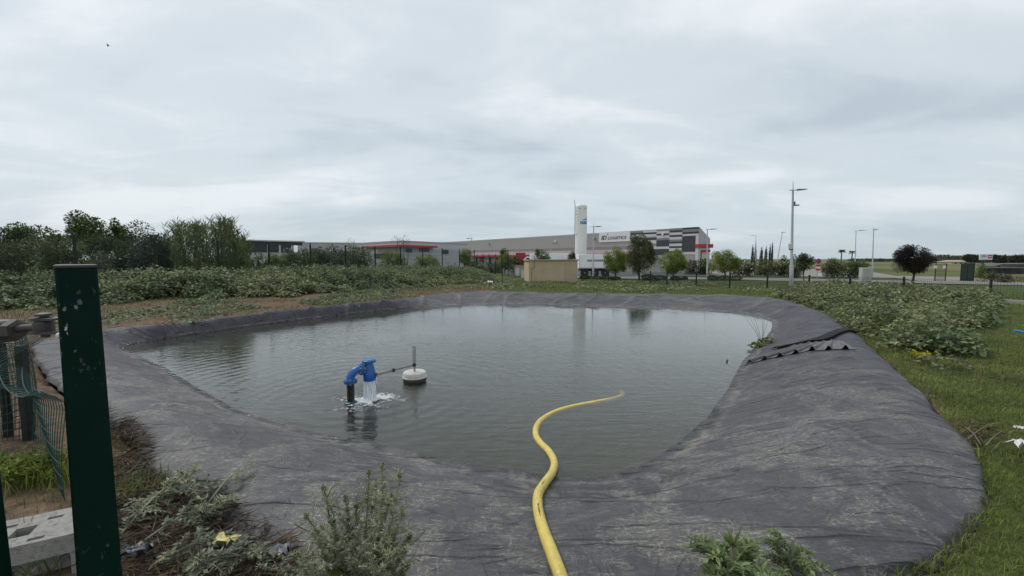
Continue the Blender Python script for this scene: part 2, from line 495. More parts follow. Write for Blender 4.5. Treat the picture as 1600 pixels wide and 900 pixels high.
LZ = liner_z(AA, TT) + fold_h(LX, LY, AA, TT)
LZ[:, -1] -= 0.05
ii = np.arange(NA * NR).reshape(NA, NR); jn = np.roll(ii, -1, 0)
lf = np.stack([ii[:, :-1], ii[:, 1:], jn[:, 1:], jn[:, :-1]], -1).reshape(-1, 4)[:, ::-1]
m, N, L = nt('pond_liner_membrane')
o_ = N.new('ShaderNodeOutputMaterial'); b_ = N.new('ShaderNodeBsdfPrincipled'); g_ = N.new('ShaderNodeNewGeometry'); pos = g_.outputs['Position']
a1 = N.new('ShaderNodeAttribute'); a1.attribute_name = 'height'      # height above the water
big = noise_node(N, L, pos, 1.5, 9, 0.72, 0.9)
med = noise_node(N, L, pos, 5.0, 7, 0.65, 0.8)
mp = N.new('ShaderNodeMapping'); mp.inputs['Scale'].default_value = (5.0, 26.0, 10.0); mp.inputs['Rotation'].default_value = (0, 0, math.radians(-14)); L.new(pos, mp.inputs[0])
scr = noise_node(N, L, mp.outputs[0], 2.6, 7, 0.75, 1.6)
mp2 = N.new('ShaderNodeMapping'); mp2.inputs['Scale'].default_value = (24.0, 6.0, 10.0); mp2.inputs['Rotation'].default_value = (0, 0, math.radians(35)); L.new(pos, mp2.inputs[0])
scr2 = noise_node(N, L, mp2.outputs[0], 2.2, 7, 0.75, 1.8)
base = ramp_node(N, L, med, [(0.32, (0.031, 0.031, 0.040)), (0.5, (0.042, 0.042, 0.053)), (0.68, (0.060, 0.059, 0.069))])
patch = ramp_node(N, L, big, [(0.46, (0, 0, 0)), (0.60, (1, 1, 1))])
s1 = ramp_node(N, L, scr, [(0.525, (0, 0, 0)), (0.575, (1, 1, 1))])
s2 = ramp_node(N, L, scr2, [(0.55, (0, 0, 0)), (0.60, (1, 1, 1))])
sm_ = mth(N, L, 'MAXIMUM', mth(N, L, 'MULTIPLY', s1, 0.8), mth(N, L, 'MULTIPLY', s2, 0.6))
lsf = N.new('ShaderNodeAttribute'); lsf.attribute_name = 'dust'
patch2 = mth(N, L, 'ADD', mth(N, L, 'MULTIPLY', patch, mth(N, L, 'ADD', 0.45, lsf.outputs['Fac'])), mth(N, L, 'MULTIPLY', lsf.outputs['Fac'], 0.22))
dust = mth(N, L, 'MULTIPLY', sm_, patch2)
wear = N.new('ShaderNodeAttribute'); wear.attribute_name = 'wear'
c_ = mixc(N, L, mth(N, L, 'MULTIPLY', dust, 0.95), base, (0.31, 0.285, 0.24))
c_ = mixc(N, L, mth(N, L, 'MULTIPLY', wear.outputs['Fac'], 0.55), c_, (0.22, 0.22, 0.225))
c_ = mixc(N, L, mth(N, L, 'MULTIPLY', mth(N, L, 'MULTIPLY', lsf.outputs['Fac'], mth(N, L, 'ADD', mth(N, L, 'MULTIPLY', patch, .7), .3)), 0.30), c_, (0.20, 0.19, 0.172))
spl = N.new('ShaderNodeAttribute'); spl.attribute_name = 'splash'
spf = mth(N, L, 'MULTIPLY', ramp_node(N, L, noise_node(N, L, pos, 3.4, 5, .55, 1.5), [(.47, (0, 0, 0)), (.51, (1, 1, 1))]), spl.outputs['Fac'])
# wet hem and dried scum line by the water
hh = mth(N, L, 'ADD', a1.outputs['Fac'], mth(N, L, 'MULTIPLY', mth(N, L, 'SUBTRACT', med, 0.5), 0.12))
wet = mth(N, L, 'MAXIMUM', ramp_node(N, L, hh, [(0.015, (1, 1, 1)), (0.05, (0, 0, 0))]), mth(N, L, 'MULTIPLY', spf, .8))
scum = ramp_node(N, L, hh, [(0.030, (0, 0, 0)), (0.045, (1, 1, 1)), (0.050, (1, 1, 1)), (0.066, (0, 0, 0))])
c_ = mixc(N, L, mth(N, L, 'MULTIPLY', wet, 0.8), c_, (0.016, 0.016, 0.016))
scum = mth(N, L, 'MULTIPLY', scum, ramp_node(N, L, noise_node(N, L, pos, 2.2, 5, .7), [(.44, (0, 0, 0)), (.6, (1, 1, 1))]))
c_ = mixc(N, L, mth(N, L, 'MULTIPLY', scum, 0.55), c_, (0.26, 0.24, 0.20))
alg = ramp_node(N, L, a1.outputs['Fac'], [(0.0, (1, 1, 1)), (0.012, (0, 0, 0))])          # slime on the drowned part
c_ = mixc(N, L, mth(N, L, 'MULTIPLY', alg, 0.7), c_, ramp_node(N, L, med, [(.35, (.035, .036, .016)), (.65, (.10, .09, .05))]))
L.new(c_, b_.inputs['Base Color'])
ro = mth(N, L, 'SUBTRACT', mth(N, L, 'ADD', 0.50, mth(N, L, 'MULTIPLY', med, 0.2)), mth(N, L, 'MULTIPLY', wet, 0.35))
L.new(ro, b_.inputs['Roughness']); b_.inputs['Specular IOR Level'].default_value = 0.38
mp3 = N.new('ShaderNodeMapping'); mp3.inputs['Scale'].default_value = (0.42, 2.3, 1.0); mp3.inputs['Rotation'].default_value = (0, 0, math.radians(-20)); L.new(pos, mp3.inputs[0])
def crease(vec, sc_, pw, ds):
    q = noise_node(N, L, vec, sc_, 3, 0.45, ds)
    r = mth(N, L, 'SUBTRACT', 1.0, mth(N, L, 'ABSOLUTE', mth(N, L, 'MULTIPLY', mth(N, L, 'SUBTRACT', q, 0.5), 4.0)))
    return mth(N, L, 'POWER', mth(N, L, 'MAXIMUM', r, 0.0), pw)
cr1, cr2 = crease(mp3.outputs[0], 1.5, 8.0, 0.45), crease(pos, 2.3, 14.0, 1.2)
cre = mth(N, L, 'ADD', cr1, mth(N, L, 'MULTIPLY', cr2, 0.22))
bn0 = N.new('ShaderNodeBump'); bn0.inputs['Strength'].default_value = 1.0; bn0.inputs['Distance'].default_value = 0.022; L.new(cre, bn0.inputs['Height'])
bn_ = N.new('ShaderNodeBump'); bn_.inputs['Strength'].default_value = 0.5; bn_.inputs['Distance'].default_value = 0.012; L.new(bn0.outputs[0], bn_.inputs['Normal'])
L.new(mth(N, L, 'ADD', mth(N, L, 'MULTIPLY', scr, 0.22), mth(N, L, 'ADD', mth(N, L, 'MULTIPLY', med, 1.1), mth(N, L, 'MULTIPLY', dust, 0.12))), bn_.inputs['Height'])
L.new(bn_.outputs[0], b_.inputs['Normal']); L.new(b_.outputs[0], o_.inputs[0])
LINER_MAT = m
liner = mesh_np('pond_liner', np.stack([LX, LY, LZ], -1).reshape(-1, 3), lf, m, smooth=True)
tag(liner, 'grey black rubber liner lapping over the banks of the pond', kind='structure')
for nm, val in (('height', LZ - W), ('dust', np.clip((1 - sstep(2.2, 5.2, np.hypot(LX * .8 + 1.5, LY - 3.0))) * 1.3 + .28 * (1 - sstep(4, 7, LY)) + 0.35 * sstep(13, 16, LY) + .3 * sstep(1.5, 3, LX) * (1 - sstep(5, 8, LY)), 0, 1)),
                ('splash', np.exp(-(((LX - .55) / .85) ** 2 + ((LY - 3.15) / .42) ** 2)) > .3)):
    a_ = liner.data.attributes.new(nm, 'FLOAT', 'POINT'); a_.data.foreach_set('value', val.astype(np.float32).ravel())
a_ = liner.data.attributes.new('wear', 'FLOAT', 'POINT')
_q = AA * 34 + 5.0 * vnoise(LX, LY, 0.35, 4) + 1.8 * TT
_rid = (1 - np.abs(np.sin(_q * .5 + 2.2 * vnoise(LX, LY, .8, 5)))) ** 9 * sstep(9, 13, LY) * np.clip(TT * 3, 0, 1) * (vnoise(LX, LY, .9, 41) > .35)
a_.data.foreach_set('value', np.clip(_rid, 0, 1).astype(np.float32).ravel())
def lz(x, y):
    a = np.arctan2(np.asarray(y) - PC[1], np.asarray(x) - PC[0]); r = np.hypot(np.asarray(x) - PC[0], np.asarray(y) - PC[1])
    rw, re = at_angle(WAT, a), at_angle(RIM, a)
    t = np.where(r < rw, r / rw - 1, (r - rw) / (re - rw))
    return liner_z(a, t) + fold_h(np.asarray(x), np.asarray(y), a, t)
def surf(x, y):
    return float(lz(x, y)) if float(over_rim(x, y)) < 0 else gz(x, y)

# water: a closed body, surface mirror-like with ripples, murky inside
JET = P(578, 620, W)
wr = (WAT + 0.55 * (RIM - WAT))
ring = np.stack([PC[0] + wr * np.cos(ANG), PC[1] + wr * np.sin(ANG)], -1)
wv = [(x, y, W) for x, y in ring] + [(x, y, W - 2.2) for x, y in ring]
wf = [tuple(range(NA)), tuple(range(2 * NA - 1, NA - 1, -1))] + [(i, i + NA, (i + 1) % NA + NA, (i + 1) % NA) for i in range(NA)]
m, N, L = nt('pond_water')
o_ = N.new('ShaderNodeOutputMaterial'); g_ = N.new('ShaderNodeNewGeometry'); pos = g_.outputs['Position']
sub = N.new('ShaderNodeVectorMath'); sub.operation = 'SUBTRACT'; sub.inputs[1].default_value = tuple(JET); L.new(pos, sub.inputs[0])
ln = N.new('ShaderNodeVectorMath'); ln.operation = 'LENGTH'; L.new(sub.outputs[0], ln.inputs[0]); dist = ln.outputs['Value']
wob = noise_node(N, L, pos, 0.9, 3, 0.5)
ph = mth(N, L, 'ADD', mth(N, L, 'MULTIPLY', dist, 26.0), mth(N, L, 'MULTIPLY', wob, 16.0))
ringw = mth(N, L, 'MULTIPLY', mth(N, L, 'SINE', ph), mth(N, L, 'DIVIDE', 0.55, mth(N, L, 'ADD', 0.8, mth(N, L, 'MULTIPLY', dist, 0.45))))
mp = N.new('ShaderNodeMapping'); mp.inputs['Scale'].default_value = (0.55, 2.4, 1); mp.inputs['Rotation'].default_value = (0, 0, math.radians(8)); L.new(pos, mp.inputs[0])
wind = noise_node(N, L, mp.outputs[0], 2.4, 4, 0.55, 0.4)
mp2 = N.new('ShaderNodeMapping'); mp2.inputs['Scale'].default_value = (0.7, 2.4, 1); mp2.inputs['Rotation'].default_value = (0, 0, math.radians(-25)); L.new(pos, mp2.inputs[0])
wind2 = noise_node(N, L, mp2.outputs[0], 6.5, 3, 0.5, 0.2)
calm = ramp_node(N, L, noise_node(N, L, pos, 0.22, 3, 0.5), [(0.35, (0.35, 0.35, 0.35)), (0.6, (1, 1, 1))])
churn = mth(N, L, 'MULTIPLY', noise_node(N, L, pos, 14.0, 4, 0.6), mth(N, L, 'MAXIMUM', 0.0, mth(N, L, 'SUBTRACT', 1.6, mth(N, L, 'MULTIPLY', dist, 1.6))))
hgt = mth(N, L, 'ADD', mth(N, L, 'MULTIPLY', ringw, 0.28), mth(N, L, 'MULTIPLY', calm, mth(N, L, 'ADD', mth(N, L, 'MULTIPLY', wind, 0.9), mth(N, L, 'MULTIPLY', wind2, 0.75))))
hgt = mth(N, L, 'MULTIPLY', hgt, mth(N, L, 'MAXIMUM', 0.30, mth(N, L, 'SUBTRACT', 1.2, mth(N, L, 'MULTIPLY', dist, 0.095))))       # the jet stirs the near end, the far end lies calmer
hgt = mth(N, L, 'ADD', hgt, mth(N, L, 'MULTIPLY', churn, 1.1))
bn_ = N.new('ShaderNodeBump'); bn_.inputs['Strength'].default_value = 0.5; bn_.inputs['Distance'].default_value = 0.022
L.new(hgt, bn_.inputs['Height'])
fr = N.new('ShaderNodeFresnel'); fr.inputs['IOR'].default_value = 1.333; L.new(bn_.outputs[0], fr.inputs['Normal'])
gl = N.new('ShaderNodeBsdfGlossy'); gl.inputs['Roughness'].default_value = 0.03; L.new(bn_.outputs[0], gl.inputs['Normal'])
tp = N.new('ShaderNodeBsdfTransparent')
mx = N.new('ShaderNodeMixShader'); L.new(mth(N, L, 'MINIMUM', mth(N, L, 'ADD', mth(N, L, 'MULTIPLY', fr.outputs[0], 1.5), 0.018), 1.0), mx.inputs[0]); L.new(tp.outputs[0], mx.inputs[1]); L.new(gl.outputs[0], mx.inputs[2])
L.new(mx.outputs[0], o_.inputs['Surface'])
pv = N.new('ShaderNodeVolumePrincipled'); pv.inputs['Color'].default_value = (0.235, 0.255, 0.185, 1); pv.inputs['Density'].default_value = 1.8
L.new(pv.outputs[0], o_.inputs['Volume'])
me = bpy.data.meshes.new('pond_water'); me.from_pydata(wv, [], wf); me.update()
water = link_mesh('pond_water', me, m)
tag(water, 'rippled grey green water of the pond reflecting the clouds', kind='structure')

# ------------------------------------------------------------------ roads and yards
CT = math.cos(TH)
def kx(px): return (px - 800) / FPX * CT                       # x / y of a sight line near the horizon
def zat(py, D): d = ray(800, py); return CAM_H + D * d[2] / d[1]
def sheet(name, poly, lift, material, label, step=2.0):
    """a paved area following the lie of the land: poly is convex, world xy"""
    poly = np.array(poly, float); x0, y0 = poly.min(0); x1, y1 = poly.max(0)
    def quad(u, v):                                            # bilinear patch over four corners
        a, b, c, d = poly
        return a * (1 - u) * (1 - v) + b * u * (1 - v) + c * u * v + d * (1 - u) * v
    nu = max(2, int(np.linalg.norm(poly[1] - poly[0]) / step)); nv = max(2, int(np.linalg.norm(poly[3] - poly[0]) / step))
    nu, nv = min(nu, 120), min(nv, 120)
    v = []
    for j in range(nv + 1):
        for i in range(nu + 1):
            q = quad(i / nu, j / nv); v.append((q[0], q[1], float(G0(q[0], q[1])) + lift))
    i_ = np.arange((nu + 1) * (nv + 1)).reshape(nv + 1, nu + 1)
    f = np.stack([i_[:-1, :-1], i_[:-1, 1:], i_[1:, 1:], i_[1:, :-1]], -1).reshape(-1, 4)
    return tag(mesh_np(name, np.array(v), f, material), label, kind='structure')
M_ROAD = mat('road_surface', (0.20, 0.185, 0.16), 0.9, var=0.15, scale=0.8, bump=0.3, bscale=30)
M_YARD = mat('yard_concrete', (0.21, 0.195, 0.17), 0.9, var=0.14, scale=0.5)
sheet('road', [(2, 41), (60, 35), (66, 44), (2, 53)], 0.05, M_ROAD, 'pale access road running behind the low mesh fence')
sheet('yard', [(34, 62), (58, 58), (95, 110), (50, 115)], 0.07, M_YARD, 'pale concrete yard beside the dark hedge', 4)
sheet('loading_yard', [(-14, 46), (40, 58), (60, 128), (-30, 200)], 0.06, mat('yard_asphalt', (0.07, 0.07, 0.07), .9, var=.15, scale=.4), 'dark asphalt loading yard below the warehouse', 5)
sheet('driveway', [(44, 41.5), (56, 40), (70, 62), (62, 66)], 0.06, M_YARD, 'pale driveway between the open wire gate and the road', 4)

# ------------------------------------------------------------------ far land
M_HILL = mat('hill_scrub', (0.07, 0.085, 0.055), 1.0, var=0.25, scale=0.004)
v, f = [], []
hx = np.linspace(2600, 14000, 70)
for i, x in enumerate(hx):
    h = 125 * math.exp(-((x - 11500) / 2300) ** 2) + 8 * float(vnoise(x, 0, 0.0013, 3)) + 10 * float(vnoise(x, 9, 0.006, 3))
    for j, (dy, k) in enumerate(((-900, -.02), (-500, .35), (0, 1), (600, .9), (1500, -.02))):
        v.append((x, 6900 + dy, -3 + h * k))
for i in range(len(hx) - 1):
    for j in range(4): v_ = i * 5 + j; f.append((v_, v_ + 5, v_ + 6, v_ + 1))
tag(mesh_np('hills', np.array(v), np.array(f), M_HILL, smooth=True), 'low bluish mountain ridge on the far horizon', kind='structure')

# ------------------------------------------------------------------ buildings
class Facade:
    """vertical wall from A (left) to B (right) seen from the pond; u along it, depth outwards"""
    def __init__(s, A, B):
        s.A = np.array([*A, 0.0]); s.B = np.array([*B, 0.0]); d = s.B - s.A; s.len = np.linalg.norm(d); s.u = d / s.len
        s.n = np.array([s.u[1], -s.u[0], 0.0])
    def at(s, px, py):
        k = kx(px); a, u = s.A, s.u                             # a.x + u.x t = k (a.y + u.y t)
        t = (k * a[1] - a[0]) / (u[0] - k * u[1]); D = a[1] + u[1] * t
        return t, zat(py, D)
    def box(s, mb, U, Z, Dp): return mb.obox(s.A, s.u, s.n, U, Dp, Z)
    def rect(s, mb, p0, p1, Dp):
        (u0, z1), (u1, z0) = s.at(*p0), s.at(*p1)
        return s.box(mb, (min(u0, u1), max(u0, u1)), (min(z0, z1), max(z0, z1)), Dp)
def gxy(px, D): return (kx(px) * D, D)

M_GREY = mat('cladding_grey', (0.34, 0.345, 0.34), 0.55, var=0.05, scale=0.05)
M_GREY2 = mat('cladding_pale_grey', (0.46, 0.465, 0.465), 0.55, var=0.05, scale=0.05)
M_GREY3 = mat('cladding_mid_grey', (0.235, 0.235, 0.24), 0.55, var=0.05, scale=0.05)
M_DARKP = mat('cladding_charcoal', (0.042, 0.045, 0.055), 0.5, var=0.1, scale=0.1)
M_WHITEP = mat('cladding_white', (0.60, 0.60, 0.61), 0.5, var=0.04, scale=0.1)
M_SIGNW = mat('sign_white', (0.75, 0.76, 0.78), 0.45, var=0.03, scale=0.2)
M_RED = mat('canopy_red', (0.42, 0.022, 0.035), 0.45, var=0.1, scale=0.3)
M_BLACK = mat('black_paint', (0.02, 0.02, 0.022), 0.5, var=0.2)
M_ROOF = mat('roof_felt', (0.28, 0.28, 0.28), 0.9, var=0.1, scale=0.1)
M_GLASS = mat('dark_glazing', (0.015, 0.018, 0.022), 0.12, var=0.2, scale=0.5)
M_FRAME = mat('window_frame_grey', (0.08, 0.085, 0.09), 0.5)

def text_mesh(body, size, u, n, o, mat_, name, parent, shear=0.0, bold=0.0, ext=0.04, spacing=1.0, wscale=1.0):
    cu = bpy.data.curves.new('lettering', 'FONT'); cu.body = body; cu.size = size; cu.extrude = ext; cu.shear = shear; cu.offset = bold; cu.space_character = spacing; cu.resolution_u = 3
    ob = bpy.data.objects.new('lettering', cu); COL.objects.link(ob)
    bpy.context.view_layer.update()
    me = bpy.data.meshes.new_from_object(ob.evaluated_get(bpy.context.evaluated_depsgraph_get()))
    bpy.data.objects.remove(ob); bpy.data.curves.remove(cu)
    M_ = Matrix(((u[0] * wscale, 0, n[0], o[0]), (u[1] * wscale, 0, n[1], o[1]), (u[2] * wscale, 1, n[2], o[2]), (0, 0, 0, 1)))
    me.transform(M_); me.transform(Matrix.Translation(-wloc(parent)))
    me.materials.clear()
    return link_mesh(name, me, mat_, parent)

# the big warehouse
wc = gxy(1091, 152); wl_ = gxy(690, 291); wr_ = gxy(1108.5, 240)
TOPZ = zat(354.3, 152)
wh = thing('warehouse', 'long grey warehouse with striped charcoal and white panels and a white name board', 'warehouse', (wc[0], wc[1], -1.2))
FW = Facade(wl_, wc); FR = Facade(wc, wr_)
back_l = (wl_[0] + wr_[0] - wc[0], wl_[1] + wr_[1] - wc[1])
mb = MB()
base = [np.array([*q, -1.3]) for q in (wl_, wc, wr_, back_l)]
mb.raw([*base, *[q + np.array([0, 0, TOPZ - 0.5 + 1.3]) for q in base]], [(0, 1, 5, 4), (1, 2, 6, 5), (2, 3, 7, 6), (3, 0, 4, 7)])
mb.build('wall', M_GREY, wh)
mb = MB(); mb.raw([q + np.array([0, 0, TOPZ - 0.55 + 1.3]) for q in base], [(0, 1, 2, 3)]); mb.build('roof', M_ROOF, wh)
mb = MB(); FW.box(mb, (0, FW.len), (TOPZ - 0.55, TOPZ), (-0.4, 0.06)); FR.box(mb, (0, FR.len), (TOPZ - 0.55, TOPZ), (-0.4, 0.06)); mb.build('parapet', M_GREY2, wh)
# side face ribs and base
for k in range(14):
    mb = MB(); a = FR.len * (k + .5) / 14; FR.box(mb, (a, a + 0.25), (-1.2, TOPZ - .6), (0, 0.08)); mb.build('cladding_rib', M_GREY2, wh)
# left part: lighter lower band, darker ledge stripe, red dock canopies
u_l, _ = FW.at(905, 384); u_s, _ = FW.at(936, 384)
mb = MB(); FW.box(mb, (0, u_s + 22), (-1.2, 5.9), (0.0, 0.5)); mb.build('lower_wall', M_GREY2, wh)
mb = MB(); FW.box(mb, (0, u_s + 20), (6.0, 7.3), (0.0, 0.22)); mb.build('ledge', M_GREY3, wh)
mb = MB(); FW.box(mb, (0, u_s + 26), (3.0, 4.0), (0.5, 5.5)); can = mb.build('dock_canopy', M_RED, wh)
for k in range(22):
    a = 4 + (u_s + 18) * k / 22
    mb = MB(); FW.box(mb, (a, a + 3.4), (-0.2, 2.9), (0.5, 0.62)); d_ = mb.build('dock_door', M_WHITEP if k % 3 else M_RED, wh)
    mb = MB(); FW.box(mb, (a + 3.6, a + 4.3), (-1.0, 2.9), (0.5, 1.1)); mb.build('dock_bumper', M_BLACK, wh)
for k in range(4):
    a = FW.at((765, 868, 929, 1035)[k], 380)[0]; z_ = FW.at((765, 868, 929, 1035)[k], (381, 377, 373, 366)[k])[1]
    mb = MB(); FW.box(mb, (a - .35, a + .35), (z_ - .5, z_ + .5), (0, .6)); mb.build('wall_lamp', M_SIGNW if k in (1, 3) else M_GREY3, wh)
# striped panels: column by column
cols = {
    (985, 1004): [('m', 361.0, 363.8), ('d', 363.8, 366.6), ('w', 366.6, 371), ('d', 371, 374), ('w', 374, 379), ('m', 379, 382), ('d', 382, 386), ('w', 386, 391), ('d', 391, 398)],
    (1004, 1025): [('w', 360.2, 363.2), ('d', 363.2, 366.0), ('w', 366.0, 370), ('m', 370, 372), ('d', 372, 375.4), ('w', 375.4, 381), ('m', 381, 384), ('w', 384, 389.5), ('d', 389.5, 398)],
    (1025, 1045): [('m', 358.4, 361), ('w', 361, 365), ('d', 365, 367.8), ('w', 367.8, 372), ('m', 372, 375.2), ('d', 375.2, 385.2), ('w', 385.2, 389), ('d', 389, 398)],
    (1045, 1065): [('m', 356.6, 359.8), ('d', 359.8, 363.2), ('w', 363.2, 367), ('d', 367, 370.2), ('w', 370.2, 374.2), ('m', 374.2, 377.4), ('d', 377.4, 380.5), ('w', 380.5, 384.6), ('d', 384.6, 387.6), ('w', 387.6, 392), ('d', 392, 396)],
    (1065, 1090.7): [('d', 354.8, 358.3), ('m', 358.3, 362.0), ('d', 362.0, 365.4), ('w', 365.4, 368.4), ('w', 393.6, 397.4)],
}
pm = {'m': M_GREY3, 'd': M_DARKP, 'w': M_WHITEP}
for (x0, x1), rows in cols.items():
    xm = (x0 + x1) / 2
    u0, u1 = FW.at(x0, 380)[0], FW.at(x1, 380)[0]
    for i, (k, y0, y1) in enumerate(rows):
        z1, z0 = FW.at(xm, y0)[1], FW.at(xm, y1)[1]
        mb = MB(); FW.box(mb, (u0 + .05, u1 - .05), (z0 + .02, min(z1, TOPZ) - .02), (0.0, 0.10 + 0.01 * (i % 2))); mb.build('panel', pm[k], wh)
u0, u1, u2 = FW.at(1065, 380)[0], FW.at(1086, 380)[0], FW.at(1090.7, 380)[0]
z1, z0 = FW.at(1078, 368.4)[1], FW.at(1078, 393.6)[1]
mb = MB(); FW.box(mb, (u0 + .05, u1), (z0 + .03, z1 - .03), (0, .14)); mb.build('panel', M_DARKP, wh)
mb = MB(); FW.box(mb, (u1 + .02, u2), (z0 + .03, z1 - .03), (0, .11)); mb.build('panel', M_WHITEP, wh)
# name board
(ua, zt), (ub, zb) = FW.at(936, 363.6), FW.at(984, 377.0)
zb = FW.at(936, 378.6)[1]; zt = FW.at(984, 361.6)[1]
mb = MB(); FW.box(mb, (ua, ub), (zb, zt), (0.0, 0.30)); sb = mb.build('name_board', M_SIGNW, wh)
tx0 = FW.A + FW.u * (ua + (ub - ua) * 0.07) + FW.n * 0.34
wdt = (ub - ua); hgt_ = zt - zb
text_mesh('ID', hgt_ * 0.62, FW.u, FW.n, tx0 + np.array([0, 0, zb + hgt_ * .26]), M_BLACK, 'lettering', sb, shear=0.25, bold=0.05, wscale=wdt * 0.185 / (hgt_ * .62 * 1.02))
text_mesh('LOGISTICS', hgt_ * 0.42, FW.u, FW.n, tx0 + FW.u * wdt * .225 + np.array([0, 0, zb + hgt_ * .26]), M_BLACK, 'lettering', sb, shear=0.12, bold=0.02, wscale=wdt * 0.655 / (hgt_ * .42 * 5.25))
mb = MB(); c0 = tx0 + FW.u * wdt * .222 + np.array([0, 0, zb + hgt_ * .80]); s_ = hgt_ * .1
mb.raw([c0 + FW.u * a * s_ + np.array([0, 0, b * s_]) for a, b in ((0, 1.3), (.35, .35), (1.5, 0), (.35, -.35), (0, -1.3), (-.35, -.35), (-1.3, 0), (-.35, .35))], [tuple(range(7, -1, -1))])
mb.build('red_mark', M_RED, sb)
# entrance canopy at the right end
mb = MB(); q0 = S(1091.5, 384, 150); q1 = S(1114.5, 384, 150)
mb.obox(q0, (1, 0, 0), (0, 1, 0), (0, q1[0] - q0[0]), (0, 8), (-.75, .65)); mb.build('entrance_canopy', M_RED, wh)
mb = MB(); mb.obox(q0, (1, 0, 0), (0, 1, 0), (1.2, q1[0] - q0[0] - .7), (0.6, 7), (-2.3, -1.45)); mb.build('entrance_canopy', M_RED, wh)
mb = MB(); mb.obox(q0, (1, 0, 0), (0, 1, 0), (1.8, q1[0] - q0[0] - 1), (1.0, 6.5), (-8.5, -2.3)); mb.build('entrance_porch', mat('render_cream', (0.55, 0.50, 0.40), 0.8, var=.06), wh)
mb = MB(); mb.obox(q0, (1, 0, 0), (0, 1, 0), (0.2, 1.1), (0.5, 6), (-8.5, -.75)); mb.build('pillar', M_GREY2, wh)

# lower grey hall with the red eaves
hc, hl, hr = gxy(627, 80), gxy(538, 98), gxy(731, 96)
hall = thing('hall_building', 'low pale grey hall with a thin red canopy round its corner', 'building', (hc[0], hc[1], -1.2))
FL1, FR1 = Facade(hl, hc), Facade(hc, hr)
tz = zat(375.6, 80)
mb = MB(); bb = (hl[0] + hr[0] - hc[0], hl[1] + hr[1] - hc[1])
base = [np.array([*q, -1.3]) for q in (hl, hc, hr, bb)]
mb.raw([*base, *[q + np.array([0, 0, tz - .25 + 1.3]) for q in base]], [(0, 1, 5, 4), (1, 2, 6, 5), (2, 3, 7, 6), (3, 0, 4, 7)]); mb.build('wall', M_GREY2, hall)
mb = MB(); mb.raw([q + np.array([0, 0, tz - .28 + 1.3]) for q in base], [(0, 1, 2, 3)]); mb.build('roof', M_ROOF, hall)
mb = MB(); FL1.box(mb, (0, FL1.len), (tz - .3, tz), (-.3, .08)); FR1.box(mb, (0, FR1.len), (tz - .3, tz), (-.3, .08)); mb.build('parapet', M_GREY, hall)
zz_ = zat(384.3, 80)
mb = MB(); u_ = FL1.at(574, 388)[0]; FL1.box(mb, (u_, FL1.len + 1.2), (zz_ - .17, zz_ + .19), (.0, 1.4)); mb.build('red_canopy', M_RED, hall)
mb = MB(); u_ = FR1.at(677, 386)[0]; FR1.box(mb, (-0.2, u_), (zz_ - .172, zz_ + .188), (.01, 1.41)); mb.build('red_canopy', M_RED, hall)
for k, F_ in ((0, FL1), (1, FR1)):
    for j in range(7):
        z_ = -1.0 + j * .85
        if z_ < tz - .5:
            mb = MB(); F_.box(mb, (.0, F_.len), (z_, z_ + .04), (0, .03)); mb.build('cladding_joint', M_GREY, hall)
def window(F_, p0, p1, panes, parent, frame=M_FRAME):
    (u0, z1), (u1, z0) = F_.at(*p0), F_.at(*p1)
    mb = MB(); t = .09
    for U, Z_ in (((u0, u1), (z0, z0 + t)), ((u0, u1), (z1 - t, z1)), ((u0, u0 + t), (z0 + t, z1 - t)), ((u1 - t, u1), (z0 + t, z1 - t))): F_.box(mb, U, Z_, (.0, .10))
    for k in range(1, panes):
        a = u0 + (u1 - u0) * k / panes; F_.box(mb, (a - t / 2, a + t / 2), (z0 + t, z1 - t), (.0, .09))
    w_ = mb.build('window', frame, parent)
    for k in range(panes):
        a, b = u0 + (u1 - u0) * k / panes + t / 2, u0 + (u1 - u0) * (k + 1) / panes - t / 2
        mb = MB(); F_.box(mb, (a, b), (z0 + t, z1 - t), (.0, .045)); mb.build('pane', M_GLASS, w_)
window(FR1, (634, 388.4), (643.5, 394.5), 3, hall); window(FR1, (655, 388), (671, 393.5), 4, hall); window(FR1, (690.5, 390), (700.5, 397), 3, hall)
mb = MB(); FL1.rect(mb, (585, 396.5), (602, 404), (0, .06)); mb.build('loading_door', M_DARKP, hall)
mb = MB(); FL1.rect(mb, (580, 391), (591, 395.5), (0, .06)); mb.build('window', M_SIGNW, hall)

# dark glazed workshop at the left
dl, dr = gxy(372, 66), gxy(473.5, 72)
shop = thing('workshop_building', 'low workshop with three wide black openings under a pale flat roof', 'building', (dl[0], dl[1], -1.0))
FS = Facade(dl, dr); z1 = zat(375, 68); z0 = zat(394.5, 68)
mb = MB(); FS.box(mb, (0, FS.len), (-1.2, z0), (-9, 0)); mb.build('wall', M_GREY2, shop)
mb = MB(); FS.box(mb, (-.3, FS.len + .3), (z1 - .22, z1), (-9.5, .5)); mb.build('roof', M_GREY2, shop)
mb = MB(); FS.box(mb, (0, FS.len), (z0, z1 - .5), (-9, -8.8)); mb.build('back_wall', M_DARKP, shop)
mb = MB(); FS.box(mb, (0, FS.len), (z1 - .8, z1 - .22), (-.3, 0.02)); mb.build('beam', M_DARKP, shop)
for px in (373, 388, 419.5, 438, 457, 473):
    u_ = FS.at(px, 380)[0]; mb = MB(); FS.box(mb, (u_ - .12, u_ + .12), (z0, z1 - .8), (-.3, .0)); mb.build('post', M_WHITEP, shop)
for a, b in ((389, 419), (420, 438), (438.5, 456.5)):
    u0, u1 = FS.at(a, 380)[0], FS.at(b, 380)[0]; mb = MB(); FS.box(mb, (u0 + .15, u1 - .15), (z0 + .05, z1 - .85), (-.28, -.2)); mb.build('black_opening', M_GLASS, shop)
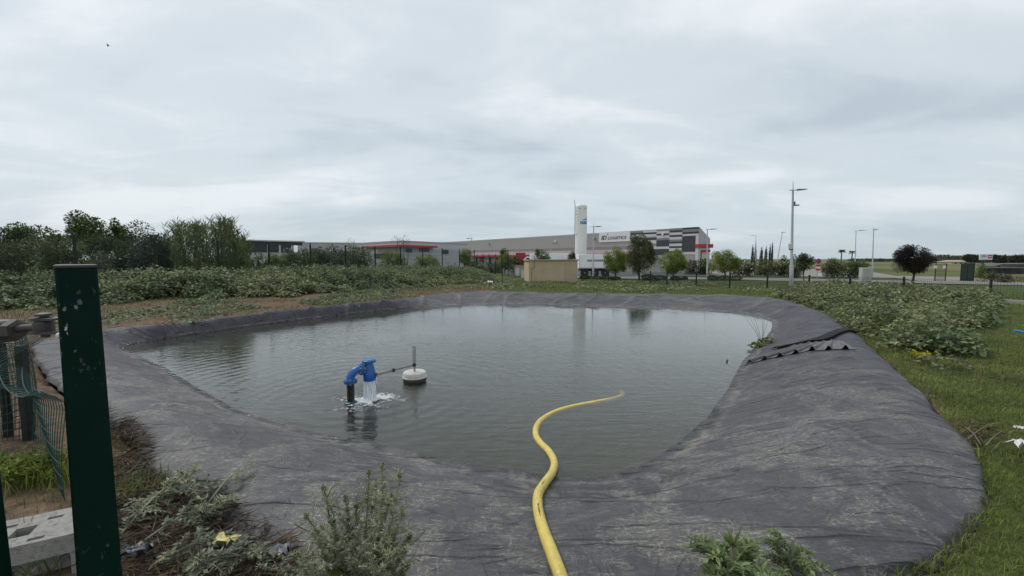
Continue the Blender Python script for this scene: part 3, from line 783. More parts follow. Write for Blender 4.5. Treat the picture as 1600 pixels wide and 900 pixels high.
# farther roof behind it
fl, fr_ = gxy(466, 120), gxy(562, 124)
rb = thing('storage_building', 'distant plain grey storage building with a flat roof beside the workshop', 'building', (fl[0], fl[1], -1.2))
FS2 = Facade(fl, fr_); zt2 = zat(378.5, 121)
mb = MB(); FS2.box(mb, (0, FS2.len), (-1.3, zt2 - .4), (-20, 0)); mb.build('wall', M_GREY2, rb)
mb = MB(); FS2.box(mb, (-.2, FS2.len + .2), (zt2 - .4, zt2), (-20.2, .2)); mb.build('roof_edge', M_GREY, rb)

# rendered kiosk by the pond
M_REND = mat('render_sand', (0.47, 0.375, 0.25), 0.9, var=0.07, scale=1.2, bump=0.15, bscale=90, dirt=(0.33, 0.26, 0.17), dirt_amt=0.35)
M_REND2 = mat('render_sand_pale', (0.42, 0.34, 0.235), 0.9, var=0.06, scale=1.2, bump=0.15, bscale=90)
M_COPE = mat('coping_brown', (0.36, 0.26, 0.16), 0.85, var=0.1, scale=2)
DK = 31.5
ka, kb = S(826.5, 441, DK), S(902, 441, DK + .5)
kiosk = thing('utility_kiosk', 'small flat roofed sand coloured utility kiosk beyond the far bank', 'kiosk', ka)
FK = Facade(ka[:2], kb[:2]); zk1 = zat(407.5, DK); zk0 = float(G0(ka[0], ka[1])) - .25
us = FK.at(883, 420)[0]
mb = MB(); FK.box(mb, (0, us), (zk0, zk1), (-2.4, 0)); mb.build('wall', M_REND, kiosk)
mb = MB(); FK.box(mb, (us + .002, FK.len), (zk0, zk1), (-2.4, .035)); mb.build('wall_bay', M_REND2, kiosk)
mb = MB(); mb.bevbox(FK.A, FK.u, FK.n, (-.09, FK.len + .07), (-2.5, .1), (zk1 + .001, zk1 + .11), .012); mb.build('roof_coping', M_COPE, kiosk)
u1_ = FK.at(830.5, 420)[0]; zb_ = zat(418, DK)
mb = MB(); o3 = FK.A + FK.n * .05
mb.tube([o3 + FK.u * u1_ + np.array([0, 0, zk0 + .1]), o3 + FK.u * u1_ + np.array([0, 0, zb_ - .08]), o3 + FK.u * (u1_ + .07) + np.array([0, 0, zb_]), o3 + FK.u * (u1_ + .28) + np.array([0, 0, zb_ + .03])], .028, 8)
mb.build('downpipe', M_COPE, kiosk, True)
u2_ = FK.at(835, 420)[0]
mb = MB(); mb.tube([o3 + FK.u * u2_ + np.array([0, 0, zb_ + .06]), o3 + FK.u * u2_ + np.array([0, 0, zk1 + .35])], .016, 6); mb.build('cable_pipe', M_FRAME, kiosk)

# tank
M_TANK = mat('tank_white', (0.80, 0.80, 0.75), 0.4, var=0.05, scale=0.4)
M_LOGO = mat('tank_logo_blue', (0.05, 0.20, 0.38), 0.5)
tcx = S(906.8, 405, 60); tk = thing('gas_tank', 'tall white upright gas storage tank with blue logo behind the kiosk', 'tank', (tcx[0], 60, -1.0))
rt = 9.4 / FPX * 60; zt_ = zat(320, 60)
mb = MB(); mb.lathe((tcx[0], 60, 0), [(rt, .2), (rt, zt_ - .35)], 40); mb.build('shell', M_TANK, tk, True)
mb = MB(); mb.lathe((tcx[0], 60, 0), [(rt, zt_ - .345), (rt * .96, zt_ - .16), (rt * .8, zt_ - .04), (rt * .4, zt_ + .02), (.01, zt_ + .03)], 40); mb.build('dome', M_SIGNW, tk, True)
for k in range(4):
    a = math.radians(45 + 90 * k); mb = MB(); mb.tube([(tcx[0] + rt * .8 * math.cos(a), 60 + rt * .8 * math.sin(a), -1.05), (tcx[0] + rt * .8 * math.cos(a), 60 + rt * .8 * math.sin(a), .3)], .1, 8); mb.build('leg', M_TANK, tk)
mb = MB(); px_ = S(898.4, 400, 58.9); mb.tube([(px_[0], 59.3, -.9), (px_[0], 59.3, zt_ - .2), (px_[0] - .08, 59.3, zt_ + .3), (px_[0] - .14, 59.3, zt_ + .62)], [.05, .05, .04, .03], 8); mb.build('vent_pipe', M_GREY3, tk, True)
for z_ in (2, 5.2, 8.2):
    mb = MB(); mb.box((px_[0], px_[0] + .35), (59.28, 59.34), (z_, z_ + .06)); mb.build('bracket', M_GREY3, tk)
def on_tank(a0, a1, z0_, z1_, z0b=None, z1b=None, n=8):
    mb = MB(); v = []; z0b = z0_ if z0b is None else z0b; z1b = z1_ if z1b is None else z1b
    for i in range(n + 1):
        t = i / n; a = math.radians(-90 + a0 + (a1 - a0) * t); r = rt + .012
        for z_ in (z0_ + (z0b - z0_) * t, z1_ + (z1b - z1_) * t): v.append((tcx[0] + r * math.cos(a), 60 + r * math.sin(a), z_))
    return mb.raw(v, [(2 * i, 2 * i + 2, 2 * i + 3, 2 * i + 1) for i in range(n)])
zl = zat(345, 60)
logo = on_tank(-18, 62, zl - .55, zl - .52, zl - .55, zl - .32); lo = logo.build('logo', M_LOGO, tk)
a_ = -12
on_tank(2, 66, zl + .02, zl + .06, zl + .12, zl + .40).build('logo_stroke', M_LOGO, lo)
for k in range(5):
    on_tank(-14 + k * 15.5, -14 + k * 15.5 + 11, zl - .50, zl - .14 + .015 * k, None, None, 3).build('logo_stroke', M_LOGO, lo)
for k in range(2):
    on_tank(-28 + 50 * k, -10 + 50 * k, zt_ - .75, zt_ - .55).build('lifting_lug', M_GREY2, tk)

# trailers and vehicles in the loading yard
M_TRW = mat('trailer_white', (0.82, 0.83, 0.83), 0.4, var=0.04, scale=.4, dirt=(.45, .44, .42), dirt_amt=.25)
M_TYRE = mat('tyre_rubber', (0.018, 0.018, 0.018), 0.85)
M_STEELD = mat('chassis_dark', (0.03, 0.03, 0.033), 0.6)
def wheel(parent, c, r, w, ax=(0, 1, 0)):
    mb = MB(); mb.lathe(np.array(c) - np.array(ax) * w / 2, [(r * .55, 0), (r * .93, .0), (r, w * .2), (r, w * .8), (r * .93, w), (r * .55, w)], 20, ax); t = mb.build('tyre', M_TYRE, parent, True)
    mb = MB(); mb.lathe(np.array(c) - np.array(ax) * w * .51, [(.02, 0), (r * .5, .02), (r * .56, .0 + w * .15), (r * .56, w)], 16, ax); mb.build('rim', M_GREY2, t, True)
def trailer(px0, px1, py_top, D, label, stripe):
    x0, x1 = kx(px0) * D, kx(px1) * D; g = float(G0((x0 + x1) / 2, D)); zt2 = zat(py_top, D)
    t = thing('semi_trailer', label, 'trailer', ((x0 + x1) / 2, D, g), 'trailers parked in the loading yard')
    mb = MB(); mb.bevbox((0, D, 0), (1, 0, 0), (0, 1, 0), (x0, x1), (0, 2.5), (g + 1.0, zt2), .04); mb.build('cargo_box', M_TRW, t)
    mb = MB(); mb.box((x0 + .01, x1 - .01), (D - .02, D + .01), (g + 1.02, g + 1.12)); mb.build('side_rail', M_GREY3, t)
    if stripe:
        mb = MB(); mb.box((x0 + 1.0, x1 - 1.2), (D - .025, D), (zt2 - .85, zt2 - .62)); mb.build('stripe', M_GREY3, t)
        mb = MB(); mb.box((x0 + .02, x0 + .1), (D - .03, D), (g + 1.1, zt2 - .05)); mb.build('corner_post', M_GREY2, t)
    mb = MB(); mb.box((x0 + .3, x1 - .1), (D + .6, D + 1.9), (g + .7, g + .998)); mb.build('chassis', M_STEELD, t)
    for k in range(3): wheel(t, (x1 - 1.2 - k * 1.25, D + .25, g + .5), .5, .35)
    mb = MB(); mb.box((x0 + 1.6, x0 + 1.75), (D + .3, D + .45), (g, g + .7)); mb.build('landing_leg', M_GREY3, t)
    return t
trailer(904.5, 962, 397.5, 48, 'white box trailer with dark stripe standing below the gas tank', True)
trailer(829, 903.5, 396.2, 56, 'long white box trailer mostly hidden behind the sand coloured kiosk', False)
# white delivery van beside it
D = 62; g = float(G0(2.4, D)); x0, x1 = kx(817) * D, kx(832) * D
van = thing('delivery_van', 'white van cab peeking out left of the kiosk roof', 'van', (x0, D, g))
mb = MB(); h_ = zat(401, D)
prof = [(x0, g + .5), (x0, g + 1.3), (x0 + .35, h_ - .25), (x0 + .7, h_), (x1 + .8, h_), (x1 + .8, g + .5)]
mb.raw([(a, D, b) for a, b in prof] + [(a, D + 1.9, b) for a, b in prof], [tuple(range(6)), tuple(range(11, 5, -1))] + [(i, i + 6, (i + 1) % 6 + 6, (i + 1) % 6) for i in range(6)]); mb.build('body', M_TRW, van)
mb = MB(); mb.box((x0 + .5, x0 + 1.1), (D - .01, D + .01), (h_ - .8, h_ - .2)); mb.build('window', M_GLASS, van)
for a in (x0 + .5, x1 + .2): wheel(van, (a, D + .1, g + .35), .35, .22)
# red lorry
M_REDD = mat('lorry_red', (.28, .015, .025), .4, var=.1)
D = 66; x0, x1 = kx(806) * D, kx(821) * D; g = float(G0(x0, D)); h_ = zat(394.8, D)
lor = thing('red_lorry', 'red lorry parked at the docks left of the white trailers', 'lorry', (x0, D, g))
mb = MB(); mb.bevbox((0, D, 0), (1, 0, 0), (0, 1, 0), (x0, x1), (0, 2.4), (g + .95, h_), .05); mb.build('cargo_box', M_REDD, lor)
mb = MB(); mb.bevbox((0, D, 0), (1, 0, 0), (0, 1, 0), (x1 + .15, x1 + 1.7), (.1, 2.3), (g + .6, h_ - .6), .12); cb = mb.build('cab', M_REDD, lor)
mb = MB(); mb.box((x1 + .7, x1 + 1.5), (D + .08, D + .11), (h_ - 1.3, h_ - .8)); mb.build('window', M_GLASS, cb)
for a in (x0 + .6, x1 + .9): wheel(lor, (a, D + .2, g + .48), .48, .3)
mb = MB(); mb.box((x0, x1 + 1.6), (D + .3, D + 2), (g + .5, g + .949)); mb.build('chassis', M_STEELD, lor)

# low concrete wall and utility boxes left of the kiosk
M_CONC = mat('concrete_pale', (0.36, 0.34, 0.30), 0.9, var=.12, scale=2, bump=.2)
D = 41; g = float(G0(1, D)); a, b = kx(803) * D, kx(827) * D
w_ = thing('boundary_wall', 'low beige concrete wall just left of the kiosk', 'wall', (a, D, g))
mb = MB(); mb.box((a, b), (D, D + .2), (g - .1, zat(415.5, D))); mb.build('wall_face', M_CONC, w_)
mb = MB(); mb.box((a - .05, b + .05), (D - .05, D + .25), (zat(415.5, D) + .001, zat(415.5, D) + .08)); mb.build('coping', M_COPE, w_)
M_BOXW = mat('cabinet_white', (0.62, 0.62, 0.60), 0.55, var=.05, dirt=(.4, .4, .37), dirt_amt=.3)
for nm, px0, px1, py0, py1, D, lab in (('utility_box', 803.5, 811, 419.5, 428, 38, 'pale grey utility box beside the low concrete wall'), ('meter_box', 815, 823.5, 423, 431.5, 36, 'cream meter box tucked against the left side of the kiosk')):
    x0, x1 = kx(px0) * D, kx(px1) * D; z1_, z0_ = zat(py0, D), min(zat(py1, D), float(G0(x0, D)))
    t = thing(nm, lab, 'utility box', (x0, D, z0_))
    mb = MB(); mb.bevbox((0, D, 0), (1, 0, 0), (0, 1, 0), (x0, x1), (0, .35), (z0_, z1_), .015); mb.build('cabinet', M_BOXW, t)
    mb = MB(); mb.bevbox((0, D, 0), (1, 0, 0), (0, 1, 0), (x0 - .03, x1 + .03), (-.03, .38), (z1_ + .001, z1_ + .05), .01); mb.build('lid', M_GREY2, t)
    mb = MB(); mb.box((x0 + .04, x1 - .04), (D - .012, D), (z0_ + .08, z1_ - .05)); mb.build('door', M_BOXW, t)

# ------------------------------------------------------------------ fences
M_FGREEN = mat('fence_green', (0.0035, 0.011, 0.008), 0.5, var=.25, scale=8)
M_WIRE = mat('wire_green', (0.010, 0.034, 0.026), 0.5, var=.2)
def box_post(mb, x, y, z0, z1, w=.06, c=.006):
    return mb.bevbox((x, y, 0), (1, 0, 0), (0, 1, 0), (-w / 2, w / 2), (-w / 2, w / 2), (z0, z1), c)
def wire_panel(mb, a, b, z0, z1, nv=48, nh=9, t=.0035):
    """welded mesh between two points: uprights and cross wires, thin flat bars"""
    a, b = np.array(a, float), np.array(b, float); d = b - a; Ln = np.linalg.norm(d[:2]); u = np.array([d[0] / Ln, d[1] / Ln, 0]); n = np.array([u[1], -u[0], 0]); dz = d[2]
    for i in range(nv + 1):
        s_ = Ln * i / nv; mb.obox(a + np.array([0, 0, dz * i / nv]), u, n, (s_ - t, s_ + t), (-t, t), (z0, z1))
    for j in range(nh + 1):
        h = z0 + (z1 - z0) * j / nh; w = np.array([0, 0, 1.0]); q = np.array([d[0], d[1], dz]) / Ln
        mb.obox(a, q, n, (0, Ln), (t, 3 * t), (h - t, h + t))
def fence(name, label, cat, pts, height, post_w, part_mesh=True, nv=40, nh=8):
    root = thing(name, label, cat, (*pts[0], gz(*pts[0])))
    zs = [gz(*p) for p in pts]
    for (x, y), z in zip(pts, zs):
        mb = MB(); box_post(mb, x, y, z - .2, z + height, post_w); po = mb.build('post', M_FGREEN, root)
        mb = MB(); mb.bevbox((x, y, 0), (1, 0, 0), (0, 1, 0), (-post_w * .58, post_w * .58), (-post_w * .58, post_w * .58), (z + height + .001, z + height + .025), .005); mb.build('post_cap', M_BLACK, po)
    for i in range(len(pts) - 1):
        mb = MB(); wire_panel(mb, (*pts[i], zs[i]), (*pts[i + 1], zs[i + 1]), .06, height - .06, nv, nh); mb.build('mesh_panel', M_WIRE, root)
    return root
# tall one along the bank: 2.45 m bays, then bending round towards the yard
bank_posts = [tuple(FA + FD * 2.45 * k) for k in range(-2, 12)]
fence('bank_fence', 'tall dark green mesh fence along the left bank behind the weeds', 'fence', bank_posts, 2.3, .07)
bx, by = bank_posts[-1]
bend = [(bx + .25, by + .4), (-2.35, 39.6), (-1.55, 39.0), (-.9, 37.8), (-.35, 36.5), (.2, 35.2), (.85, 34.6)]
bend = [(bx + .2 + .62 * k, by + .3 - .42 * k) for k in range(7)]
fence('corner_fence', 'tall dark mesh fence curving down towards the kiosk', 'fence', bend, 1.9, .06, nv=12, nh=8)
# low one on the right
lowp = [(21.6, 13.1), (19.35, 16.0), (17.8, 18.0), (16.55, 19.4), (15.45, 20.6), (14.05, 21.8), (12.75, 23.2), (11.9, 25.6), (10.6, 27.1), (9.9, 28.4), (7.6, 31.2), (5.9, 33.6)]
lf_ = fence('low_fence', 'low dark green mesh fence round the right and far side of the site', 'fence', lowp, .92, .065, nv=44, nh=8)
mb = MB()
for i in range(0, 2):
    a, b = np.array([*lowp[i], gz(*lowp[i])]), np.array([*lowp[i + 1], gz(*lowp[i + 1])]); d = b - a; Ln = np.linalg.norm(d); u = d / Ln; n = np.array([u[1], -u[0], 0]); n /= np.linalg.norm(n)
    mb = MB(); mb.bevbox(a, u, n, (0.05, Ln - .05), (-.07, .07), (-.2, .16), .015); mb.build('concrete_base', M_CONC, lf_)
# small lone post in the grass
q = P(785, 447, -.1); sp = thing('marker_post', 'thin dark marker post standing alone in the grass before the kiosk', 'post', (q[0], q[1], gz(q[0], q[1])))
zp = gz(q[0], q[1]); mb = MB(); mb.tube([(q[0], q[1], zp - .1), (q[0], q[1], zp + 1.45)], .02, 6); mb.build('shaft', M_BLACK, sp)
mb = MB(); mb.lathe((q[0], q[1], zp + 1.452), [(.026, 0), (.026, .04), (.012, .06)], 8); mb.build('knob', M_BLACK, sp)

# ------------------------------------------------------------------ street lamps
M_GALV = mat('galvanised_grey', (0.42, 0.43, 0.44), 0.45, metal=.3, var=.06, scale=1.5)
M_LAMPH = mat('lamp_head_grey', (0.10, 0.105, 0.11), 0.45)
def lamp(px, py_top, py_base, D, label, arm=0.9, spike=.45, second=False, rad=.085, side=1, plate=False):
    x = kx(px) * D; g = float(G0(x, D)) - .05; zt = zat(py_top, D)
    t = thing('street_lamp', label, 'street lamp', (x, D, g), 'street lamps of the business park')
    mb = MB(); mb.lathe((x, D, 0), [(rad * 1.3, g), (rad * 1.3, g + 1.5), (rad, g + 1.6), (rad * .62, zt - spike), (rad * .3, zt - spike + .02), (rad * .14, zt)], 12); mb.build('pole', M_GALV, t, True)
    mb = MB(); mb.lathe((x, D, 0), [(rad * 1.9, g), (rad * 1.9, g + .05), (rad * 1.35, g + .07)], 12); mb.build('base_plate', M_GALV, t)
    za = zt - spike - .02
    mb = MB(); mb.tube([(x - side * .25, D, za), (x + side * arm * .45, D, za + .0)], .03, 8); a_ = mb.build('arm', M_GALV, t)
    mb = MB(); hx = x + side * arm * .4
    v = [(hx, D - .13, za - .05), (hx, D + .13, za - .05), (hx + side * arm * .75, D + .16, za + .0), (hx + side * arm * .75, D - .16, za + .0), (hx, D - .08, za + .07), (hx, D + .08, za + .07), (hx + side * arm * .7, D + .1, za + .05), (hx + side * arm * .7, D - .1, za + .05)]
    mb.raw(v, [(0, 1, 2, 3), (4, 7, 6, 5), (0, 4, 5, 1), (1, 5, 6, 2), (2, 6, 7, 3), (3, 7, 4, 0)]); mb.build('lamp_head', M_LAMPH, t)
    t.rotation_euler = (0, -.032 if px > 1000 else 0, 0)
    if second:
        z2 = zat(321, D)
        mb = MB(); mb.obox((x, D, z2), (1, 0, 0), (0, 1, 0), (.05, .42), (-.1, .1), (-.03, .05)); mb.obox((x, D, z2), (1, 0, 0), (0, 1, 0), (.05, .16), (-.06, .06), (.05, .28)); mb.build('lower_lamp_head', M_LAMPH, t)
    if plate:
        z2 = zat(385, D)
        mb = MB(); mb.bevbox((x - .17, D - .08, z2), (1, 0, 0), (0, 1, 0), (-.17, .12), (-.06, .0), (-.2, .2), .02); mb.build('junction_box', M_BOXW, t)
        mb = MB(); mb.obox((x, D, zat(390, D)), (1, 0, 0), (0, 1, 0), (-.25, .02), (-.12, -.05), (-.04, .04)); mb.build('bracket', M_LAMPH, t)
    return t
lamp(1238.3, 283, 445, 29.5, 'tall pale grey street lamp with two heads standing nearest the pond', .85, .62, True, .1, 1, True)
lamp(927, 346, 440, 45, 'street lamp in front of the white trailer beside the gas tank', .75, .55)
lamp(1106, 357, 440, 52, 'street lamp in front of the striped end of the warehouse', 1.1, .1)
lamp(1337, 359.5, 425, 78, 'slender street lamp at the end of the dark hedge', 1.6, .1)
lamp(1364.5, 354, 433, 60, 'street lamp rising behind the white graffitied cabinet', .5, .45)
lamp(737, 368, 420, 62, 'street lamp behind the young tree left of the corner fence', .7, .45, side=-1)
lamp(1181, 367, 405, 118, 'distant street lamp above the cypresses', 1.5, .1, side=-1)
lamp(860, 380, 410, 70, 'short floodlight mast above the trailers behind the kiosk', .8, .1)
# leaning mast
a, b = S(1222.5, 363, 150), S(1216, 399, 150)
ms = thing('leaning_mast', 'thin mast leaning to the right above the hedge far off', 'mast', (b[0], 150, -1.2))
mb = MB(); mb.tube([(b[0] - (a[0] - b[0]) * .25, 150, -1.2), tuple(b), tuple(a)], [.16, .14, .09], 8); mb.build('shaft', M_GALV, ms)
mb = MB(); mb.box((a[0] - .5, a[0] + 1.1), (149.9, 150.1), (a[2] - .1, a[2] + .12)); mb.build('crossbar', M_GALV, ms)

# ------------------------------------------------------------------ signs, cabinet, gates, billboard
M_SIGNR = mat('sign_red', (0.45, 0.03, 0.05), .45, var=.06); M_SIGNB = mat('sign_blue', (0.03, 0.06, 0.25), .45, var=.06); M_WHITE = mat('enamel_white', (.72, .72, .72), .45, var=.05)
D = 34; q = S(1279, 408, D); g = float(G0(q[0], D))
sg = thing('no_parking_sign', 'round red and blue no parking sign with panels below on a post', 'road sign', (q[0], D, g))
mb = MB(); mb.tube([(q[0], D + .05, g - .1), (q[0], D + .05, q[2] + .2)], .03, 8); mb.build('post', M_GALV, sg)
mb = MB(); mb.lathe((q[0], D, q[2]), [(.22, 0), (.22, .012)], 24, (0, -1, 0)); dsc = mb.build('disc', M_SIGNR, sg)
mb = MB(); mb.lathe((q[0], D - .013, q[2]), [(.165, 0), (.165, .004)], 24, (0, -1, 0)); mb.build('blue_field', M_SIGNB, dsc)
mb = MB(); c45 = math.sqrt(.5); mb.obox((q[0], D - .019, q[2]), (c45, 0, -c45), (0, 1, 0), (-.17, .17), (-.002, .002), (-.025, .025), (c45, 0, c45)); mb.build('red_bar', M_SIGNR, dsc)
for k, (zz, mm) in enumerate(((-.38, M_SIGNR), (-.56, M_WHITE), (-.72, M_SIGNR))):
    mb = MB(); mb.box((q[0] - .2, q[0] + .2), (D - .012, D), (q[2] + zz - .075, q[2] + zz + .075)); mb.build('panel', mm, sg)
q = P(1282, 432, -.3); g = gz(q[0], q[1])
t = thing('notice_board', 'small tilted white notice board leaning in the weeds below the no parking sign', 'notice board', (q[0], q[1], g))
mb = MB(); w_ = np.array([-.12, .2, .97]); w_ /= np.linalg.norm(w_); z_ = zat(432, q[1])
mb.obox((q[0], q[1], z_), (.97, 0, .12), (0, -1, .2), (-.19, .19), (0, .02), (0, .40), w_); mb.build('board', M_WHITE, t)
mb = MB(); mb.tube([(q[0], q[1] + .05, g - .1), (q[0], q[1] + .05, z_ + .2)], .02, 6); mb.build('stake', M_FRAME, t)
q = S(1356, 418, 36); g = float(G0(q[0], 36)); D = 36
t = thing('electric_cabinet', 'pale stone coloured street cabinet with dark scribbled marks', 'cabinet', (q[0], D, g))
m, N, L = nt('cabinet_graffiti'); o_ = N.new('ShaderNodeOutputMaterial'); b_ = N.new('ShaderNodeBsdfPrincipled'); tcn = N.new('ShaderNodeTexCoord')
n_ = noise_node(N, L, tcn.outputs['Object'], 5.5, 3, .5, 2.5)
ln_ = ramp_node(N, L, n_, [(.47, (0.50, .49, .46)), (.49, (.10, .10, .12)), (.51, (.10, .10, .12)), (.53, (.50, .49, .46))])
L.new(ln_, b_.inputs['Base Color']); b_.inputs['Roughness'].default_value = .7; L.new(b_.outputs[0], o_.inputs[0])
hw = 7.7 / FPX * D; zb, zt2 = g - .1, zat(418.5, D)
mb = MB(); mb.bevbox((q[0], D, 0), (1, 0, 0), (0, 1, 0), (-hw, hw), (0, .4), (zb, zt2 - .06), .015); mb.build('casing', m, t)
mb = MB(); mb.bevbox((q[0], D, 0), (1, 0, 0), (0, 1, 0), (-hw - .03, hw + .03), (-.03, .43), (zt2 - .059, zt2), .012); mb.build('lid', M_BOXW, t)
for s_ in (-1, 1):
    mb = MB(); mb.box((q[0] + (-hw + .03 if s_ < 0 else .01), q[0] + (-.01 if s_ < 0 else hw - .03)), (D - .012, D - .001), (zb + .12, zt2 - .1)); mb.build('door', m, t)
# open wire gate
D = 46; x0, x1 = kx(1463) * D, kx(1479.5) * D; g = float(G0(x0, D)); zt2 = zat(411.5, D)
t = thing('wire_gate', 'open wire gate with white plates beside the dark red tree', 'gate', (x0, D, g))
for x in (x0, x1): mb = MB(); box_post(mb, x, D, g - .1, zt2, .07); mb.build('post', M_FGREEN, t)
mb = MB(); mb.box((x0 + .04, x1 - .04), (D - .02, D + .02), (zt2 - .08, zt2 - .03)); mb.box((x0 + .04, x1 - .04), (D - .02, D + .02), (g + .12, g + .17)); mb.build('gate_frame', M_FGREEN, t)
mb = MB(); wire_panel(mb, (x0, D, 0), (x1, D, 0), g + .15, zt2 - .05, 14, 5, .005); mb.build('mesh_panel', M_WIRE, t)
for px in (1462, 1475.8):
    a = kx(px) * D; mb = MB(); mb.box((a - .17, a + .17), (D - .05, D - .03), (zat(419.2, D), zat(415, D))); mb.build('plate', M_WHITE, t)
# green metal gate, two leaves
D = 48; M_GG = mat('gate_green', (0.014, 0.040, 0.020), .5, var=.15)
x0, xm, x1, x2 = kx(1503.5) * D, kx(1513.5) * D, kx(1523.5) * D, kx(1528.5) * D; zt2 = zat(411.5, D); g = float(G0(x0, D)) - .05
t = thing('metal_gate', 'dark green louvred metal gate standing open on the driveway', 'gate', (x0, D, g))
for x in (x0, xm, x1): mb = MB(); box_post(mb, x, D, g, zt2 + .03, .09); mb.build('post', M_FGREEN, t)
mb = MB(); box_post(mb, x2, D + .6, g, zt2 + .03, .09); mb.build('post', M_FGREEN, t)
for a, b in ((x0, xm), (xm, x1)):
    mb = MB(); mb.box((a + .05, b - .05), (D - .03, D + .03), (g + .08, g + .38)); mb.build('kick_panel', M_FGREEN, t)
    n = 9
    for k in range(n):
        xx = a + .06 + (b - a - .12) * (k + .5) / n; mb = MB(); mb.box((xx - .028, xx + .028), (D - .015, D + .015), (g + .381, zt2 - .05)); mb.build('slat', M_GG, t)
    mb = MB(); mb.box((a + .05, b - .05), (D - .025, D + .025), (zt2 - .049, zt2)); mb.build('top_rail', M_FGREEN, t)
mb = MB(); mb.obox((x1 + .05, D, 0), unit(np.array([x2 - x1, .6, 0])), unit(np.array([.6, -(x2 - x1), 0])), (0, .6), (-.02, .02), (g + .1, zt2)); mb.build('return_panel', M_GG, t)
mb = MB(); mb.box((kx(1526.2) * D - .1, kx(1526.2) * D + .14), (D + .2, D + .22), (zat(418, D), zat(413.5, D))); mb.build('plate', M_WHITE, t)
# billboard
D = 62; x0, x1 = kx(1530) * D, kx(1550) * D; g = float(G0(x0, D)); zt2, zb = zat(397, D), zat(406, D)
t = thing('billboard', 'white billboard with a red square on one dark pole', 'billboard', ((x0 + x1) / 2, D, g))
xp = kx(1537.8) * D
mb = MB(); mb.tube([(xp, D + .12, g - .1), (xp, D + .12, zb + .2)], .09, 10); mb.build('pole', M_BLACK, t)
mb = MB(); mb.bevbox((0, D, 0), (1, 0, 0), (0, 1, 0), (x0, x1), (-.05, .05), (zb, zt2), .01); bo = mb.build('board', M_WHITE, t)
mb = MB(); mb.box((x0 + (x1 - x0) * .63, x0 + (x1 - x0) * .94), (D - .056, D - .05), (zb + .22, zt2 - .12)); mb.build('red_square', M_SIGNR, bo)
mb = MB(); mb.box((x0 + (x1 - x0) * .68, x0 + (x1 - x0) * .89), (D - .062, D - .056), (zb + .42, zb + .56)); mb.build('pale_line', M_WHITE, bo)
for k, (a, b, c, d) in enumerate(((.12, .52, .62, .7), (.18, .42, .74, .8), (.1, .55, .5, .55))):
    mb = MB(); mb.box((x0 + (x1 - x0) * a, x0 + (x1 - x0) * b), (D - .055, D - .05), (zb + (zt2 - zb) * c, zb + (zt2 - zb) * d)); mb.build('green_line', M_GG, bo)
# long dark tunnel roof at the right edge
D = 75; x0, x1 = kx(1554) * D, kx(1640) * D; g = float(G0(x0, D))
t = thing('dark_shed', 'long low open shed with black roof at the right edge of the fields', 'shed', (x0, D, g))
z1_, z0_ = zat(412.6, D), zat(416.8, D)
mb = MB(); mb.raw([(x0 + 1.5, D, z1_), (x1, D, z1_ + .1), (x1, D + 5, z1_ + .15), (x0 + 1.5, D + 5, z1_), (x0, D, z0_ + .15), (x1, D, z0_), (x1, D + 5, z0_), (x0, D + 5, z0_ + .15)], [(0, 3, 2, 1), (4, 5, 6, 7), (0, 1, 5, 4), (2, 3, 7, 6), (1, 2, 6, 5), (3, 0, 4, 7)]); mb.build('roof', M_DARKP, t)
mb = MB(); mb.box((x0 - 2.5, x1), (D - .05, D), (zat(418.6, D), zat(417.8, D))); mb.build('rail', M_GREY2, t)
for k in range(6):
    a = x0 + 2 + k * 1.7; mb = MB(); box_post(mb, a, D + .3, g - .1, z0_, .12); mb.build('post', M_STEELD, t)
mb = MB(); mb.box((x0 + 1, x1), (D + 3, D + 3.2), (g, z0_)); mb.build('back_wall', M_DARKP, t)
# tan roofed house between the far trees
D = 240; x0, x1 = kx(1487) * D, kx(1515) * D
t = thing('farm_house', 'far low farm house with pale tan roof among the fields', 'house', (x0, D, -1.2))
z1_ = zat(409, D)
mb = MB(); mb.box((x0, x1), (D, D + 8), (-1.2, z1_)); mb.build('wall', mat('plaster_tan', (.42, .36, .28), .9), t)
mb = MB(); z2_ = zat(406.4, D); mb.raw([(x0 - .5, D - .5, z1_), (x1 + .5, D - .5, z1_), (x1 + .5, D + 8.5, z1_), (x0 - .5, D + 8.5, z1_), (x0 + 1, D + 4, z2_), (x1 - 1, D + 4, z2_)], [(0, 1, 5, 4), (1, 2, 5), (2, 3, 4, 5), (3, 0, 4), (0, 3, 2, 1)]); mb.build('roof', mat('roof_tan', (.36, .30, .22), .9), t)
for k in range(3):
    a = x0 + (x1 - x0) * (.2 + .28 * k); mb = MB(); mb.box((a, a + 1), (D - .05, D), (z1_ - 1.4, z1_ - .4)); mb.build('window', M_GLASS, t)

# ------------------------------------------------------------------ float valve in the water
M_BLUE = mat('enamel_blue', (0.022, 0.125, 0.37), .32, var=.14, scale=14, dirt=(.01, .03, .07), dirt_amt=.4)
M_BLUE2 = mat('enamel_blue_bright', (0.008, 0.075, 0.36), .25, var=.08, scale=14)
M_BOLT = mat('zinc_bolt', (.45, .46, .47), .35, metal=.8, var=.1)
M_OLDIRON = mat('wet_iron', (.016, .014, .012), .35, var=.4, scale=20, bump=.5, bscale=50)
M_ALGAE = mat('algae_flange', (.012, .055, .045), .45, var=.4, scale=16, bump=.4)
M_STAIN = mat('stainless', (.30, .30, .30), .35, metal=.6, var=.12, scale=12)
B = P(548.5, 629, W); hd = np.array([.19, .12, 0]); hl_ = np.linalg.norm(hd); hd = hd / hl_
up = np.array([0, 0, 1.0])
fv = thing('float_valve', 'blue flanged pipe elbow and valve rising from the pond and pouring water', 'valve', (B[0], B[1], W))
mb = MB(); mb.lathe((B[0], B[1], W - .9), [(.047, 0), (.047, 1.17)], 20); mb.build('riser_pipe', M_OLDIRON, fv, True)
